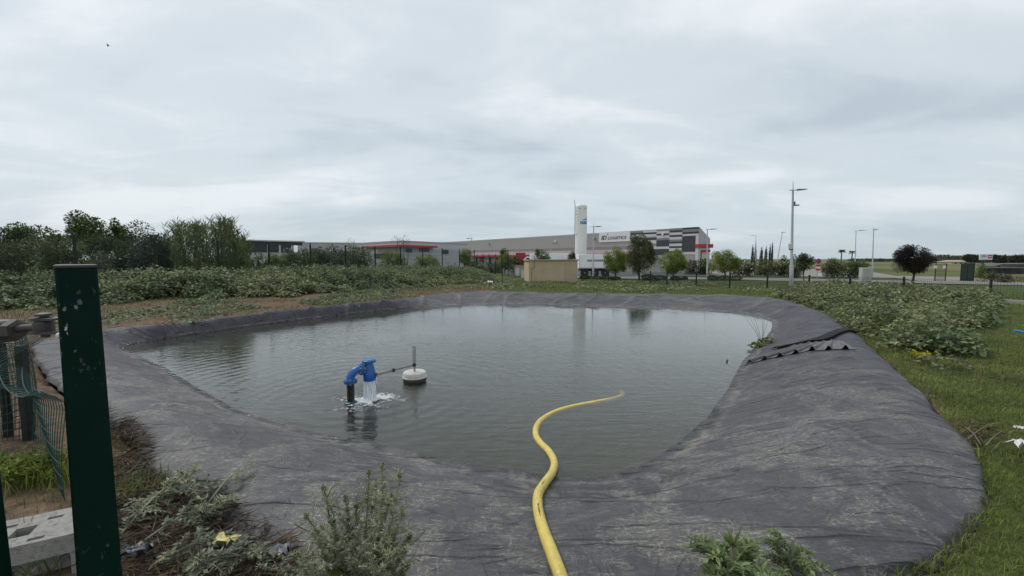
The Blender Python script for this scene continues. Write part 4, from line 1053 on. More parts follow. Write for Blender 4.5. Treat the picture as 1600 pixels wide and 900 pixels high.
mb = MB(); mb.lathe((B[0], B[1], W - .005), [(.05, -.05), (.085, -.04), (.085, .012), (.055, .022), (.05, .03)], 20); mb.build('lower_flange', M_ALGAE, fv, True)
def flange(c, ax, r, th, parent, nb=8, name='flange'):
    c, ax = np.array(c, float), np.array(ax, float) / np.linalg.norm(ax)
    mb = MB(); mb.lathe(c, [(r * .5, 0), (r, .0), (r, th), (r * .5, th)], 24, ax); f_ = mb.build(name, M_BLUE, parent, True)
    a = np.cross(ax, [0, 0, 1.0]) if abs(ax[2]) < .9 else np.array([1.0, 0, 0]); a = a / np.linalg.norm(a); b = np.cross(ax, a)
    for k in range(nb):
        q = 2 * math.pi * (k + .5) / nb; p = c + (math.cos(q) * a + math.sin(q) * b) * r * .8
        mb = MB(); mb.lathe(p, [(.009, -.014), (.009, th + .018)], 6, ax); mb.build('bolt', M_BOLT, f_)
    return f_
flange((B[0], B[1], W + .265), (0, 0, 1), .084, .018, fv); flange((B[0], B[1], W + .289), (0, 0, 1), .084, .018, fv)
ez, er = W + .31, .115
pts = [B * [1, 1, 0] + up * (ez - .02), B * [1, 1, 0] + up * ez]
for k in range(1, 11):
    a = math.pi / 2 * k / 10; pts.append(B * [1, 1, 0] + hd * er * (1 - math.cos(a)) + up * (ez + er * math.sin(a)))
pts.append(pts[-1] + hd * .02)
mb = MB(); mb.tube(pts, [.066, .054] + [.052] * (len(pts) - 3) + [.056], 20); mb.build('elbow', M_BLUE, fv, True)
E = pts[-1]
flange(E - hd * .012, hd, .082, .017, fv); flange(E + hd * .010, hd, .082, .017, fv)
mb = MB(); mb.tube([E + hd * .02, E + hd * .07], [.062, .05], 18); mb.build('inlet_neck', M_BLUE, fv, True)
V = E + hd * .105
mb = MB(); mb.lathe((V[0], V[1], 0), [(.05, V[2] + .085), (.058, V[2] + .04), (.066, V[2]), (.07, V[2] - .045), (.072, V[2] - .07)], 24); mb.build('valve_body', M_BLUE, fv, True)
mb = MB(); mb.lathe((V[0], V[1], 0), [(.045, V[2] + .075), (.088, V[2] + .085), (.088, V[2] + .112), (.07, V[2] + .122), (.03, V[2] + .124)], 24); tp_ = mb.build('top_cover', M_BLUE, fv, True)
for k in range(6):
    q = 2 * math.pi * k / 6; mb = MB(); mb.lathe((V[0] + .073 * math.cos(q), V[1] + .073 * math.sin(q), V[2] + .112), [(.009, 0), (.009, .014)], 6); mb.build('bolt', M_BOLT, tp_)
mb = MB(); zs0 = W + .262
mb.lathe((V[0], V[1], 0), [(.073, V[2] - .03), (.079, V[2] - .04), (.079, zs0), (.070, zs0), (.068, V[2] - .06)], 28); mb.build('outlet_skirt', M_BLUE2, fv, True)
FLC = P(648, 593.5, W)
ar0 = V + np.array([.07, .01, -.10]); ar1 = np.array([FLC[0] - .01, FLC[1], W + .235])
mb = MB(); d_ = ar1 - ar0; ln_ = np.linalg.norm(d_); d_ /= ln_; sd_ = unit(np.cross(d_, up)); wv_ = np.cross(sd_, d_)
mb.obox(ar0, d_, sd_, (0, ln_), (-.005, .005), (-.013, .013), wv_); mb.build('float_arm', M_STAIN, fv)
mb = MB(); mb.obox(ar0, d_, sd_, (ln_ * .42, ln_ * .46), (-.014, .014), (-.022, .026), wv_); mb.build('arm_clamp', M_BLACK, fv)
mb = MB(); mb.obox(ar0, (1, 0, 0), (0, 1, 0), (-.02, .025), (-.02, .02), (-.03, .03)); mb.build('arm_pivot', mat('rusty_bracket', (.13, .05, .03), .8, var=.3), fv)
mb = MB(); mb.tube([ar0 + [.03, -.02, -.01], ar0 + [.032, -.02, -.11]], .004, 5); mb.build('drip_rod', M_SIGNW, fv)
# float
M_FLOAT = mat('float_white', (.50, .49, .45), .5, var=.08, scale=9, dirt=(.25, .24, .2), dirt_amt=.35)
M_FLOATD = mat('float_slime', (.035, .03, .02), .6, var=.5, scale=30, bump=.6, bscale=40, dirt=(.16, .14, .10), dirt_amt=.7)
fl_ = thing('float', 'round white float disc with upright perforated metal strip on the water', 'float', (FLC[0], FLC[1], W))
mb = MB(); mb.lathe((FLC[0], FLC[1], W), [(.12, -.12), (.172, -.10), (.178, -.02), (.177, .045)], 40); mb.build('slimy_base', M_FLOATD, fl_, True)
mb = MB(); mb.lathe((FLC[0], FLC[1], W), [(.176, .046), (.186, .05), (.186, .06), (.179, .064), (.178, .115), (.165, .132), (.10, .134), (.03, .136)], 40); mb.build('disc', M_FLOAT, fl_, True)
mb = MB(); ph_, pw_ = .30, .05                               # strip with two columns of holes
x_, y_, z_ = FLC[0] + .0, FLC[1], W + .225
xs = [-.025, -.019, -.006, .006, .019, .025]; rows_ = 11; zs_ = [0]
for k in range(rows_): zs_ += [.012 + k * .026, .012 + k * .026 + .014]
zs_.append(ph_)
for i in range(5):
    for j in range(len(zs_) - 1):
        if i in (1, 3) and j % 2 == 1 and j < len(zs_) - 2: continue
        mb.obox((x_, y_, z_), (.97, .24, 0), (.24, -.97, 0), (xs[i], xs[i + 1]), (-.003, .003), (zs_[j], zs_[j + 1]))
mb.build('perforated_strip', M_STAIN, fl_)
mb = MB(); mb.tube([(x_, y_, W + .13), (x_, y_, W + .26)], .016, 10); mb.build('stem', M_STAIN, fl_)
mb = MB(); mb.obox((x_, y_ - .012, W + .215), (1, 0, 0), (0, 1, 0), (-.022, .022), (-.014, .02), (0, .05)); mb.build('clamp', M_BLACK, fl_)

# falling water and foam
m, N, L = nt('white_water'); o_ = N.new('ShaderNodeOutputMaterial'); b_ = N.new('ShaderNodeBsdfPrincipled')
b_.inputs['Base Color'].default_value = (.82, .86, .90, 1); b_.inputs['Roughness'].default_value = .25
tr = N.new('ShaderNodeBsdfTransparent'); mx = N.new('ShaderNodeMixShader'); tcn = N.new('ShaderNodeTexCoord')
mp = N.new('ShaderNodeMapping'); mp.inputs['Scale'].default_value = (60, 60, 5); L.new(tcn.outputs['Object'], mp.inputs[0])
L.new(ramp_node(N, L, noise_node(N, L, mp.outputs[0], 1.0, 4, .6), [(.34, (.45, .45, .45)), (.55, (1, 1, 1))]), mx.inputs[0])
L.new(tr.outputs[0], mx.inputs[1]); L.new(b_.outputs[0], mx.inputs[2]); L.new(mx.outputs[0], o_.inputs[0])
M_WW = m
js = thing('water_jet', 'white curtain of water falling from the blue valve into the pond', 'water', (V[0], V[1], W))
rng = np.random.default_rng(5)
for k in range(22):
    a = 2 * math.pi * k / 22; r0 = .064; r1 = .066 + .012 * rng.random(); w0 = .007 + .006 * rng.random()
    p0 = np.array([V[0] + r0 * math.cos(a), V[1] + r0 * math.sin(a), zs0 + .02]); p1 = np.array([V[0] + r1 * math.cos(a + .1), V[1] + r1 * math.sin(a + .1), W - .01])
    mid = (p0 + p1) / 2 + rng.normal(0, .004, 3)
    mb = MB(); mb.tube(smooth_path([p0, mid, p1], 7), [w0, w0 * .8, w0 * .9, w0 * 1.2, w0, w0 * 1.3, w0 * 1.5], 6); mb.build('strand', M_WW, js, True)
mb = MB(); mb.lathe((V[0], V[1], 0), [(.052, zs0 + .03), (.05, W + .1), (.056, W - .01)], 16); mb.build('core', M_WW, js, True)
M_FOAM = mat('foam_white', (.70, .72, .73), .6, var=.12, scale=30, bump=.6, bscale=80)
pv_, pf_ = [], []
ico = [(0, 0, 1)] + [(.894 * math.cos(a), .894 * math.sin(a), .447) for a in np.arange(5) * 2 * math.pi / 5] + [(.9 * math.cos(a + .6), .9 * math.sin(a + .6), -.3) for a in np.arange(5) * 2 * math.pi / 5]
icf = [(0, i + 1, (i + 1) % 5 + 1) for i in range(5)] + [(i + 1, i + 6, (i + 1) % 5 + 1) for i in range(5)] + [((i + 1) % 5 + 1, i + 6, (i + 1) % 5 + 6) for i in range(5)]
ico, icf = np.array(ico), np.array(icf); parts = []
for k in range(5200):
    a = rng.uniform(0, 2 * math.pi); r = abs(rng.normal(0, .135)) + .02
    x, y = V[0] + r * math.cos(a) * 1.25, V[1] + r * math.sin(a) * 1.0 - .02
    lob = float(vnoise(x * 3, y * 3, 3.2, 12))
    if r > .10 and (lob < .38 + r * .5 or float(vnoise(x, y, 26, 14)) < .45): continue
    s_ = (.003 + .0075 * rng.random()) * (1.25 - min(1, r * 1.6))
    parts.append((ico * np.array([s_ * rng.uniform(1, 2.6), s_, s_ * .5]) + np.array([x, y, W + .001 + (.03 * math.exp(-(r / .11) ** 2)) * rng.random()]), icf))
for k in range(700):                                           # torn streaks of foam drifting off
    a = rng.choice([0.15, 2.9, 0.5, 3.3, 4.2, -.4]) + rng.normal(0, .3); r = rng.uniform(.22, .52)
    x, y = V[0] + r * math.cos(a), V[1] + r * math.sin(a)
    if float(vnoise(x, y, 9, 13)) < .55: continue
    s_ = .002 + .0045 * rng.random(); parts.append((ico * np.array([s_ * rng.uniform(1.5, 4), s_ * .8, s_ * .35]) + np.array([x, y, W + .001]), icf))
v, f = join(parts); tag(mesh_np('foam', v, f, M_FOAM, smooth=True), 'white foam churned up round the foot of the falling water', kind='stuff')

# ------------------------------------------------------------------ yellow hose
hp = [(882, 925), (876, 900), (863, 865), (849, 828), (841, 797), (841, 772), (851, 755), (863, 738), (866, 722), (858, 706), (845, 693), (837.5, 681), (838, 668), (847, 656), (868, 644), (900, 635), (938, 628), (962, 623), (973, 617), (969, 611)]
pts = []
HR = .034; SINK = .008
for k, (x, y) in enumerate(hp):
    if y >= 735:
        q = P(x, y, 0)
        for _ in range(4): q = P(x, y, max(float(lz(q[0], q[1])), W - .02) + HR - SINK)
    else:
        dz = np.interp(k, [7, 8, 10, 12, 14, 16, 17, 18, 19], [.02, .012, -.004, -.012, -.018, -.03, -.05, -.14, -.45]); q = P(x, y, W + dz)
    pts.append(q)
bk = [(1.9, -2.2), (1.0, -.9), (.5, .3), (.27, 1.1)]                # it runs on behind the photographer
pts = [np.array([x, y, surf(x, y) + HR]) for x, y in bk] + pts
m, N, L = nt('hose_yellow'); o_ = N.new('ShaderNodeOutputMaterial'); b_ = N.new('ShaderNodeBsdfPrincipled'); g_ = N.new('ShaderNodeNewGeometry')
n_ = noise_node(N, L, g_.outputs['Position'], 14, 7, .7, .4); n2_ = noise_node(N, L, g_.outputs['Position'], 90, 3, .7)
c_ = ramp_node(N, L, n_, [(.3, (.50, .38, .075)), (.55, (.62, .49, .115)), (.75, (.66, .55, .19))])
c_ = mixc(N, L, ramp_node(N, L, noise_node(N, L, g_.outputs['Position'], 6, 8, .75, .6), [(.55, (0, 0, 0)), (.68, (.5, .5, .5))]), c_, (.30, .23, .10))
c_ = mixc(N, L, ramp_node(N, L, n2_, [(.64, (0, 0, 0)), (.72, (.75, .75, .75))]), c_, (.16, .11, .03))
L.new(c_, b_.inputs['Base Color']); b_.inputs['Roughness'].default_value = .42; L.new(b_.outputs[0], o_.inputs[0])
mb = MB(); sp_ = smooth_path(pts, 200); mb.tube(sp_, HR, 16); hose = mb.build('yellow_hose', m, None, True)
mb = MB(); rp = np.random.default_rng(31)                      # worn print running along the hose
for i0, i1 in ((64, 70), (82, 86)):
    for t in np.arange(i0, i1, .24):
        p, q = np.array([np.interp(t, np.arange(200), sp_[:, k]) for k in range(3)]), np.array([np.interp(t + .5, np.arange(200), sp_[:, k]) for k in range(3)])
        if rp.random() < .25: continue
        tg = unit(q - p); nr = unit(np.array([0, -.55, .83]) - tg * np.dot(tg, [0, -.55, .83])); sd = np.cross(nr, tg); c0 = p + nr * (HR + .0006); l_, w_ = rp.uniform(.0015, .003), rp.uniform(.003, .0055)
        mb.raw([c0 - tg * l_ - sd * w_, c0 + tg * l_ - sd * w_, c0 + tg * l_ + sd * w_, c0 - tg * l_ + sd * w_], [(0, 1, 2, 3)])
tag(mb.build('print', mat('print_dark', (.06, .045, .02), .7), hose), kind='stuff')
tag(hose, 'long yellow hose snaking over the liner into the water', 'hose')

# ------------------------------------------------------------------ corrugated strip and liner fold on the right bank
M_CORR = mat('corrugated_grey', (.11, .11, .112), .6, var=.2, scale=5, dirt=(.2, .19, .17), dirt_amt=.5)
fa, fb_ = P(1161, 569, -.25), P(1336, 546, .05)
for _ in range(5): fa, fb_ = P(1161, 570, max(W, surf(fa[0], fa[1]))), P(1337, 547, surf(fb_[0], fb_[1]))
nc = 7; nx2 = nc * 8
fd = fb_[:2] - fa[:2]; fl2 = np.linalg.norm(fd); fd /= fl2; fn = np.array([-fd[1], fd[0]])
cs = thing('corrugated_sheet', 'grey corrugated strip with seven open ridges laid down the liner slope', 'sheet', (fa[0], fa[1], surf(fa[0], fa[1])))
ny2 = 12; v = []; f = []
for lay in (0, 1):
    for j in range(ny2 + 1):
        for i in range(nx2 + 1):
            dd = j / ny2 * .62; s_ = 1.3 * dd + (fl2 - 1.3 * dd) * i / nx2; x, y = fa[0] + fd[0] * s_ + fn[0] * dd, fa[1] + fd[1] * s_ + fn[1] * dd
            ph = (i / 8) % 1; rid = max(0, 1 - abs(ph - .42) / .2)
            hgt2 = rid * .09 * (1 - .72 * min(1, dd / .5) ** .8) * (1 if i not in (0, nx2) else 1)
            base_ = float(liner_z(math.atan2(y - PC[1], x - PC[0]), (math.hypot(x - PC[0], y - PC[1]) - at_angle(WAT, math.atan2(y - PC[1], x - PC[0]))) / (at_angle(RIM, math.atan2(y - PC[1], x - PC[0])) - at_angle(WAT, math.atan2(y - PC[1], x - PC[0])))))
            v.append((x, y, max(base_, float(lz(x, y)), W + .005) + .016 + hgt2 - .008 * lay))
n1_ = (nx2 + 1) * (ny2 + 1); ix = np.arange(n1_).reshape(ny2 + 1, nx2 + 1)
q = np.stack([ix[:-1, :-1], ix[:-1, 1:], ix[1:, 1:], ix[1:, :-1]], -1).reshape(-1, 4)
f = [*q.tolist(), *(q[:, ::-1] + n1_).tolist()]
for i in range(nx2): f.append((int(ix[0, i]), int(ix[0, i] + n1_), int(ix[0, i + 1] + n1_), int(ix[0, i + 1])))
MB().raw(v, f).build('sheet', M_CORR, cs)
# dark lap of a second liner piece behind it
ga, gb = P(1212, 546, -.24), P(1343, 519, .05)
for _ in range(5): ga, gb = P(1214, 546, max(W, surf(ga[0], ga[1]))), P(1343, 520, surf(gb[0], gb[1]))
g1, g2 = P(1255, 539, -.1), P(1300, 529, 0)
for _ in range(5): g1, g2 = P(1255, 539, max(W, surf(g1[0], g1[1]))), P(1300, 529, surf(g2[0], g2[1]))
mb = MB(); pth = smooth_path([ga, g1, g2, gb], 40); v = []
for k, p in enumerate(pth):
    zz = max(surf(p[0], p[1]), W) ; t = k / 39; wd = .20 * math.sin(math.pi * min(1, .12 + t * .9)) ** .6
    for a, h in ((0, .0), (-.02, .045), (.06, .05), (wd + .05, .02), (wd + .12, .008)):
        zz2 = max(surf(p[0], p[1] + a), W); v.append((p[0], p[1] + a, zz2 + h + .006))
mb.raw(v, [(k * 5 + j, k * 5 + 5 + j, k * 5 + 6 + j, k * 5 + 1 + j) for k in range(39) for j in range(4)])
M_LAP = mat('shaded_liner_black', (.014, .014, .016), .75, var=.3, scale=6, spec=.15)  # shadow on the step of the overlap, painted in as near-black
o = mb.build('liner_flap', M_LAP, None, True); tag(o, 'dark flap with painted shade where two liner sheets overlap on the right bank', 'liner flap')

# floating stub, litter
q = P(1136, 566, W); t = thing('floating_tube', 'short black tube floating on the water near the corrugated strip', 'tube', (q[0], q[1], W))
mb = MB(); mb.tube([q + [-.03, -.02, -.012], q + [.035, .05, .03]], [.014, .014], 10); mb.build('tube_body', M_BLACK, t, True)
mb = MB(); mb.tube([q + [-.036, -.026, -.016], q + [-.028, -.018, -.01]], [.018, .018], 10); mb.build('tube_end', M_BLACK, t, True)
def crumple(name, label, cat, p, size, material, seed, flat=.4, yaw=0.0, n=7, lift=.01):
    """a crumpled scrap of sheet material with thickness"""
    r = np.random.default_rng(seed); v = []
    for lay in (0, 1):
        for j in range(n):
            for i in range(n):
                a, b = (i / (n - 1) - .5) * size[0], (j / (n - 1) - .5) * size[1]
                h = (math.sin(i * 2.1 + seed) * math.cos(j * 1.7 + seed * 2) * .5 + .5) * size[0] * flat
                v.append([a * math.cos(yaw) - b * math.sin(yaw), a * math.sin(yaw) + b * math.cos(yaw), h - lay * .003])
    v = np.array(v); jit = r.normal(0, size[0] * .05, (n * n, 3)); v += np.concatenate([jit, jit])
    v += np.array([p[0], p[1], surf(p[0], p[1]) + lift])
    ix = np.arange(n * n).reshape(n, n); q = np.stack([ix[:-1, :-1], ix[:-1, 1:], ix[1:, 1:], ix[1:, :-1]], -1).reshape(-1, 4)
    o = mesh_np(name, v, np.concatenate([q, q[:, ::-1] + n * n]), material); return tag(o, label, cat)
crumple('wrapper', 'crumpled yellow and white food wrapper among the dead weeds', 'wrapper', P(356, 877), (.12, .05), mat('wrapper_yellow', (.50, .42, .16), .5, var=.25, scale=14, dirt=(.6, .55, .5), dirt_amt=.9), 3, .25, .0, lift=.13)
crumple('plastic_scrap', 'dark grey plastic scrap poking out beside the bushy weed', 'plastic scrap', P(437, 876), (.09, .07), mat('scrap_grey', (.12, .125, .14), .45, var=.2), 5, .5, lift=.06)
crumple('plastic_scrap', 'dark slate plastic scrap beside the foot of the green post', 'plastic scrap', P(215, 882), (.13, .08), mat('scrap_dark', (.05, .052, .062), .45, var=.2), 8, .4, .3, lift=.07)
crumple('plastic_bag', 'white scrap of plastic lying in the grass at the right edge', 'plastic scrap', P(1598, 714), (.16, .12), mat('scrap_white', (.66, .66, .66), .5, var=.1), 11, .35, lift=.07)
crumple('paper_scrap', 'small white paper scrap in the grass above the larger white scrap', 'paper scrap', P(1592, 682), (.08, .05), mat('scrap_white2', (.58, .57, .54), .6), 12, .35, lift=.05)
crumple('white_rag', 'small white rag lying on the grass slope near the corner fence', 'rag', P(765.5, 441.5, .1), (.3, .3), mat('scrap_white'  , (.6, .6, .6), .5), 15, .9, lift=.08)
q = P(1597, 525)
t = thing('blue_hoop', 'bright blue curved plastic strip lying in the grass at the right edge', 'plastic strip', (q[0], q[1], gz(q[0], q[1])))
z_ = gz(q[0], q[1]) + .09; mb = MB(); mb.tube(smooth_path([(q[0] - .16, q[1], z_ + .03), (q[0] - .05, q[1] - .05, z_ + .01), (q[0] + .12, q[1] - .07, z_ - .0), (q[0] + .3, q[1] - .02, z_)], 14), .022, 8); mb.build('strip', mat('plastic_blue', (.02, .28, .55), .35), t, True)
mb = MB(); mb.lathe((q[0] - .16, q[1], z_ + .03), [(.026, -.01), (.026, .012)], 8, (1, 0, 0)); mb.build('end_cap', mat('plastic_blue', (.02, .28, .55), .35), t)

# ------------------------------------------------------------------ foreground: gate post, gate, crumpled fence, block
m, N, L = nt('post_green_paint'); o_ = N.new('ShaderNodeOutputMaterial'); b_ = N.new('ShaderNodeBsdfPrincipled'); tcn = N.new('ShaderNodeTexCoord')
vo = N.new('ShaderNodeTexVoronoi'); vo.inputs['Scale'].default_value = 75; mpp = N.new('ShaderNodeMapping'); mpp.inputs['Scale'].default_value = (1, 1, .55); L.new(tcn.outputs['Object'], mpp.inputs[0])
nz = noise_node(N, L, mpp.outputs[0], 60, 4, .7, 1.2); L.new(mpp.outputs[0], vo.inputs['Vector'])
at_ = N.new('ShaderNodeAttribute'); at_.attribute_name = 'chip'
chip = mth(N, L, 'MULTIPLY', ramp_node(N, L, mth(N, L, 'ADD', nz, mth(N, L, 'MULTIPLY', vo.outputs['Distance'], -.45)), [(.44, (0, 0, 0)), (.475, (1, 1, 1))]), at_.outputs['Fac'])
gcol = ramp_node(N, L, noise_node(N, L, tcn.outputs['Object'], 7, 5, .6), [(.3, (.0006, .0115, .0072)), (.7, (.0012, .016, .0102))])
L.new(mixc(N, L, chip, gcol, (.38, .38, .36)), b_.inputs['Base Color']); b_.inputs['Roughness'].default_value = .5; b_.inputs['Specular IOR Level'].default_value = .07
L.new(b_.outputs[0], o_.inputs[0]); M_POST = m
top, bot = S(120.5, 425, .97), S(157.5, 900, .86)
axv = unit(top - bot); bot0 = top - axv * ((top[2] + .25) / axv[2])
gp = thing('gate_post', 'leaning dark green square steel gate post with chipped paint', 'gate post', bot0)
rv2 = np.array([math.cos(.80), math.sin(.80), 0]); rv2 = unit(rv2 - axv * np.dot(axv, rv2)); fv2 = np.cross(axv, rv2)      # turned to face the lens
Lp = np.linalg.norm(top - bot0); hw = .0345
ns = 26; v = []
cr = .004
prof = [(-hw + cr, -hw), (hw - cr, -hw), (hw, -hw + cr), (hw, hw - cr), (hw - cr, hw), (-hw + cr, hw), (-hw, hw - cr), (-hw, -hw + cr)]
for k in range(ns + 1):
    for a, b in prof: v.append(bot0 + axv * Lp * k / ns + rv2 * a + fv2 * b)
f = [(k * 8 + i, k * 8 + (i + 1) % 8, k * 8 + 8 + (i + 1) % 8, k * 8 + 8 + i) for k in range(ns) for i in range(8)]
pt = MB().raw(v, f).build('post_tube', M_POST, gp)
aa = pt.data.attributes.new('chip', 'FLOAT', 'POINT')
aa.data.foreach_set('value', np.array([[float(np.exp(-((Lp * (1 - k / ns) - .145) / .05) ** 2)) + .12 * (k % 7 == 3)] * 8 for k in range(ns + 1)], np.float32).ravel())
mb = MB(); mb.bevbox(top, rv2, fv2, (-hw - .002, hw + .002), (-hw - .002, hw + .002), (.0005, .012), .003, axv); mb.build('cap', mat('post_cap_plastic', (.012, .014, .014), .5, var=.2), gp)
M_HINGE = mat('hinge_steel', (.075, .07, .068), .6, metal=.2, var=.25, scale=40, dirt=(.10, .07, .05), dirt_amt=.5)
HD = 1.02
for py, h in ((498, .006), (519, .006)):
    a, b = S(62, py, HD), S(96, py, HD); mb = MB(); mb.obox(a, (1, 0, 0), (0, 1, 0), (-.005, b[0] - a[0]), (-.017, .017), (-h / 2, h / 2)); mb.lathe((a[0] + .006, a[1], a[2] - h / 2), [(.021, 0), (.021, h)], 16); mb.build('hinge_plate', M_HINGE, gp)
a = S(70, 508, HD); mb = MB(); mb.lathe((a[0], a[1], a[2]), [(.009, -.032), (.009, .024), (.016, .0241), (.016, .030), (.006, .033)], 12); mb.build('hinge_pin', M_HINGE, gp, True)
a = S(93, 524, HD - .03); mb = MB(); mb.lathe(a, [(.003, -.007), (.0065, -.004), (.007, 0), (.0065, .004), (.003, .007)], 10); mb.build('rivet', M_SIGNW, gp, True)
# gate leaf, mostly outside the picture
gt = thing('gate_leaf', 'hinge bolt and dark frame of the gate cut off at the left edge', 'gate', P(-30, 900))
mb = MB(); a, b = S(30, 513.5, HD), S(66, 510.5, HD); mb.tube([a, (a + b) / 2, b], [.010, .0095, .0095], 12); mb.lathe((b[0] + .004, b[1], b[2] - .015), [(.018, 0), (.020, .006), (.020, .024), (.018, .03)], 18); mb.build('hinge_bolt', M_HINGE, gt, True)
mb = MB(); mb.lathe(S(15, 515, HD), [(.018, 0), (.026, .002), (.026, .022), (.018, .024)], 6, (1, 0, 0)); mb.build('hinge_nut', M_HINGE, gt)
mb = MB(); a = S(-26, 518, HD); mb.bevbox(a, (1, 0, 0), (0, 1, 0), (0, .066), (-.03, .03), (-.028, .028), .005); mb.build('frame_end', mat('frame_zinc', (.10, .10, .10), .6, metal=.2, var=.15, scale=20), gt)
a, b = S(-40, 700, .80), S(-17, 900, .76); ax2 = unit(a - b); mb = MB(); u_ = unit(np.array([1, 0, 0]) - ax2 * ax2[0]); n_ = np.cross(ax2, u_); mb.bevbox(b, u_, n_, (-.022, .022), (-.022, .022), (-.5, .45), .004, ax2); mb.build('stile', M_POST, gt)

# crumpled wire fence
M_WIREL = mat('wire_teal', (.016, .055, .046), .5, var=.35, scale=10)
A0, A1 = P(46, 690), P(16, 690); A1 = P(14, 684)
cf = thing('crumpled_fence', 'collapsed dark green wire fence bunched round two short posts at the left', 'wire fence', A0)
for q, t_, w_ in ((A0, .86, .06), (A1, .93, .05)):
    mb = MB(); box_post(mb, q[0], q[1], q[2] - .1, q[2] + t_, w_); mb.build('post', M_FGREEN, cf)
def wires(fun, nu, nv, r, name, sub=14, every=1):
    mb = MB()
    for i in range(nu + 1): mb.tube([fun(i / nu, k / sub) for k in range(sub + 1)], r, 4, False)
    for j in range(nv + 1): mb.tube([fun(k / (nu), j / nv) for k in range(nu + 1)], r, 4, False)
    return mb.build(name, M_WIREL, cf)
E0 = P(113, 780)
def f1(u, v):                                                  # bay slumping towards the gate post
    p = A0 * (1 - u) + E0 * u; h = (.78 - .08 * math.sin(math.pi * u)) * v
    p = p + np.array([.015 * math.sin(5 * u + 2 * v), .04 * math.sin(3.0 * v + 4 * u), h]); k = max(0, v - .78) / .22
    return p + k * k * np.array([-.05 - .05 * math.sin(7 * u), -.09, -.05 + .04 * math.sin(9 * u)])
wires(f1, 30, 9, .0034, 'mesh_panel')
def f2(u, v):                                                  # roll folded over the posts
    a = u * 9.5; r = .07 + .03 * u; p = (A0 * .4 + A1 * .6)
    return p + np.array([1.7 * r * math.cos(a) + .03 * math.sin(4 * v), .9 * r * math.sin(a), .02 + .95 * v + .05 * math.sin(a + 3 * v)])
wires(f2, 30, 14, .0028, 'mesh_roll')
def f3(u, v):                                                  # loose loops bulging out
    p = A0 * (1 - .3 * u) + A1 * .3 * u; s_ = math.sin(math.pi * v)
    return p + np.array([.20 - .50 * s_ * (.35 + .3 * u) , -.25 * s_ * (1 - .3 * u), .90 - .50 * v + .04 * u])
wires(f3, 5, 3, .003, 'loose_wire')

# hollow concrete block
M_BLOCK = mat('block_concrete', (.30, .29, .27), .92, var=.16, scale=14, bump=.8, bscale=120, dirt=(.12, .11, .08), dirt_amt=.8)
bo_ = P(58, 824, .22); yb = math.radians(28)
ub, nb_ = np.array([math.cos(yb), math.sin(yb), 0]), np.array([-math.sin(yb), math.cos(yb), 0])
blk = thing('concrete_block', 'hollow pale concrete block lying at the foot of the gate post', 'concrete block', (bo_[0], bo_[1], 0))
xs = [-.22, -.16, -.10, -.085, -.005, .01, .07, .16, .20]; ys = [-.15, -.125, -.10, -.06, .03, .06, .085, .15]
holes = {(3, 3): .17, (1, 5): .05, (5, 5): .05, (1, 1): .05, (2, 1): .05, (5, 1): .05}
v, f = [], []
def quad4(*q): b = len(v); v.extend(q); f.append((b, b + 1, b + 2, b + 3))
def bp(x, y, z): return np.array([bo_[0], bo_[1], 0]) + ub * x + nb_ * y + np.array([0, 0, z])
ZT = .22
hd_ = lambda i, j: holes.get((i, j), 0) if 0 <= i < len(xs) - 1 and 0 <= j < len(ys) - 1 else 0
for i in range(len(xs) - 1):
    for j in range(len(ys) - 1):
        z = ZT - hd_(i, j); quad4(bp(xs[i], ys[j], z), bp(xs[i + 1], ys[j], z), bp(xs[i + 1], ys[j + 1], z), bp(xs[i], ys[j + 1], z))
        if i + 1 < len(xs) - 1 and hd_(i, j) != hd_(i + 1, j):
            z2 = ZT - hd_(i + 1, j); quad4(bp(xs[i + 1], ys[j], z), bp(xs[i + 1], ys[j], z2), bp(xs[i + 1], ys[j + 1], z2), bp(xs[i + 1], ys[j + 1], z))
        if j + 1 < len(ys) - 1 and hd_(i, j) != hd_(i, j + 1):
            z2 = ZT - hd_(i, j + 1); quad4(bp(xs[i], ys[j + 1], z), bp(xs[i + 1], ys[j + 1], z), bp(xs[i + 1], ys[j + 1], z2), bp(xs[i], ys[j + 1], z2))
x0, x1, y0, y1 = xs[0], xs[-1], ys[0], ys[-1]
# front with a recessed slot, plain sides
sx0, sx1, sz0, sz1, dp = -.15, .17, .0, .125, .085
quad4(bp(x0, y0, -.03), bp(sx0, y0, -.03), bp(sx0, y0, ZT), bp(x0, y0, ZT)); quad4(bp(sx1, y0, -.03), bp(x1, y0, -.03), bp(x1, y0, ZT), bp(sx1, y0, ZT))
quad4(bp(sx0, y0, sz1), bp(sx1, y0, sz1), bp(sx1, y0, ZT), bp(sx0, y0, ZT)); quad4(bp(sx0, y0, -.03), bp(sx1, y0, -.03), bp(sx1, y0, sz0), bp(sx0, y0, sz0))
quad4(bp(sx0, y0 + dp, sz0), bp(sx1, y0 + dp, sz0), bp(sx1, y0 + dp, sz1), bp(sx0, y0 + dp, sz1)); quad4(bp(sx0, y0, sz1), bp(sx0, y0 + dp, sz1), bp(sx1, y0 + dp, sz1), bp(sx1, y0, sz1))
quad4(bp(sx0, y0, sz0), bp(sx0, y0 + dp, sz0), bp(sx0, y0 + dp, sz1), bp(sx0, y0, sz1)); quad4(bp(sx1, y0, sz0), bp(sx1, y0, sz1), bp(sx1, y0 + dp, sz1), bp(sx1, y0 + dp, sz0))
quad4(bp(x0, y0, -.03), bp(x0, y0, ZT), bp(x0, y1, ZT), bp(x0, y1, -.03)); quad4(bp(x1, y0, -.03), bp(x1, y1, -.03), bp(x1, y1, ZT), bp(x1, y0, ZT)); quad4(bp(x0, y1, -.03), bp(x0, y1, ZT), bp(x1, y1, ZT), bp(x1, y1, -.03))
MB().raw(v, f).build('block_body', M_BLOCK, blk)

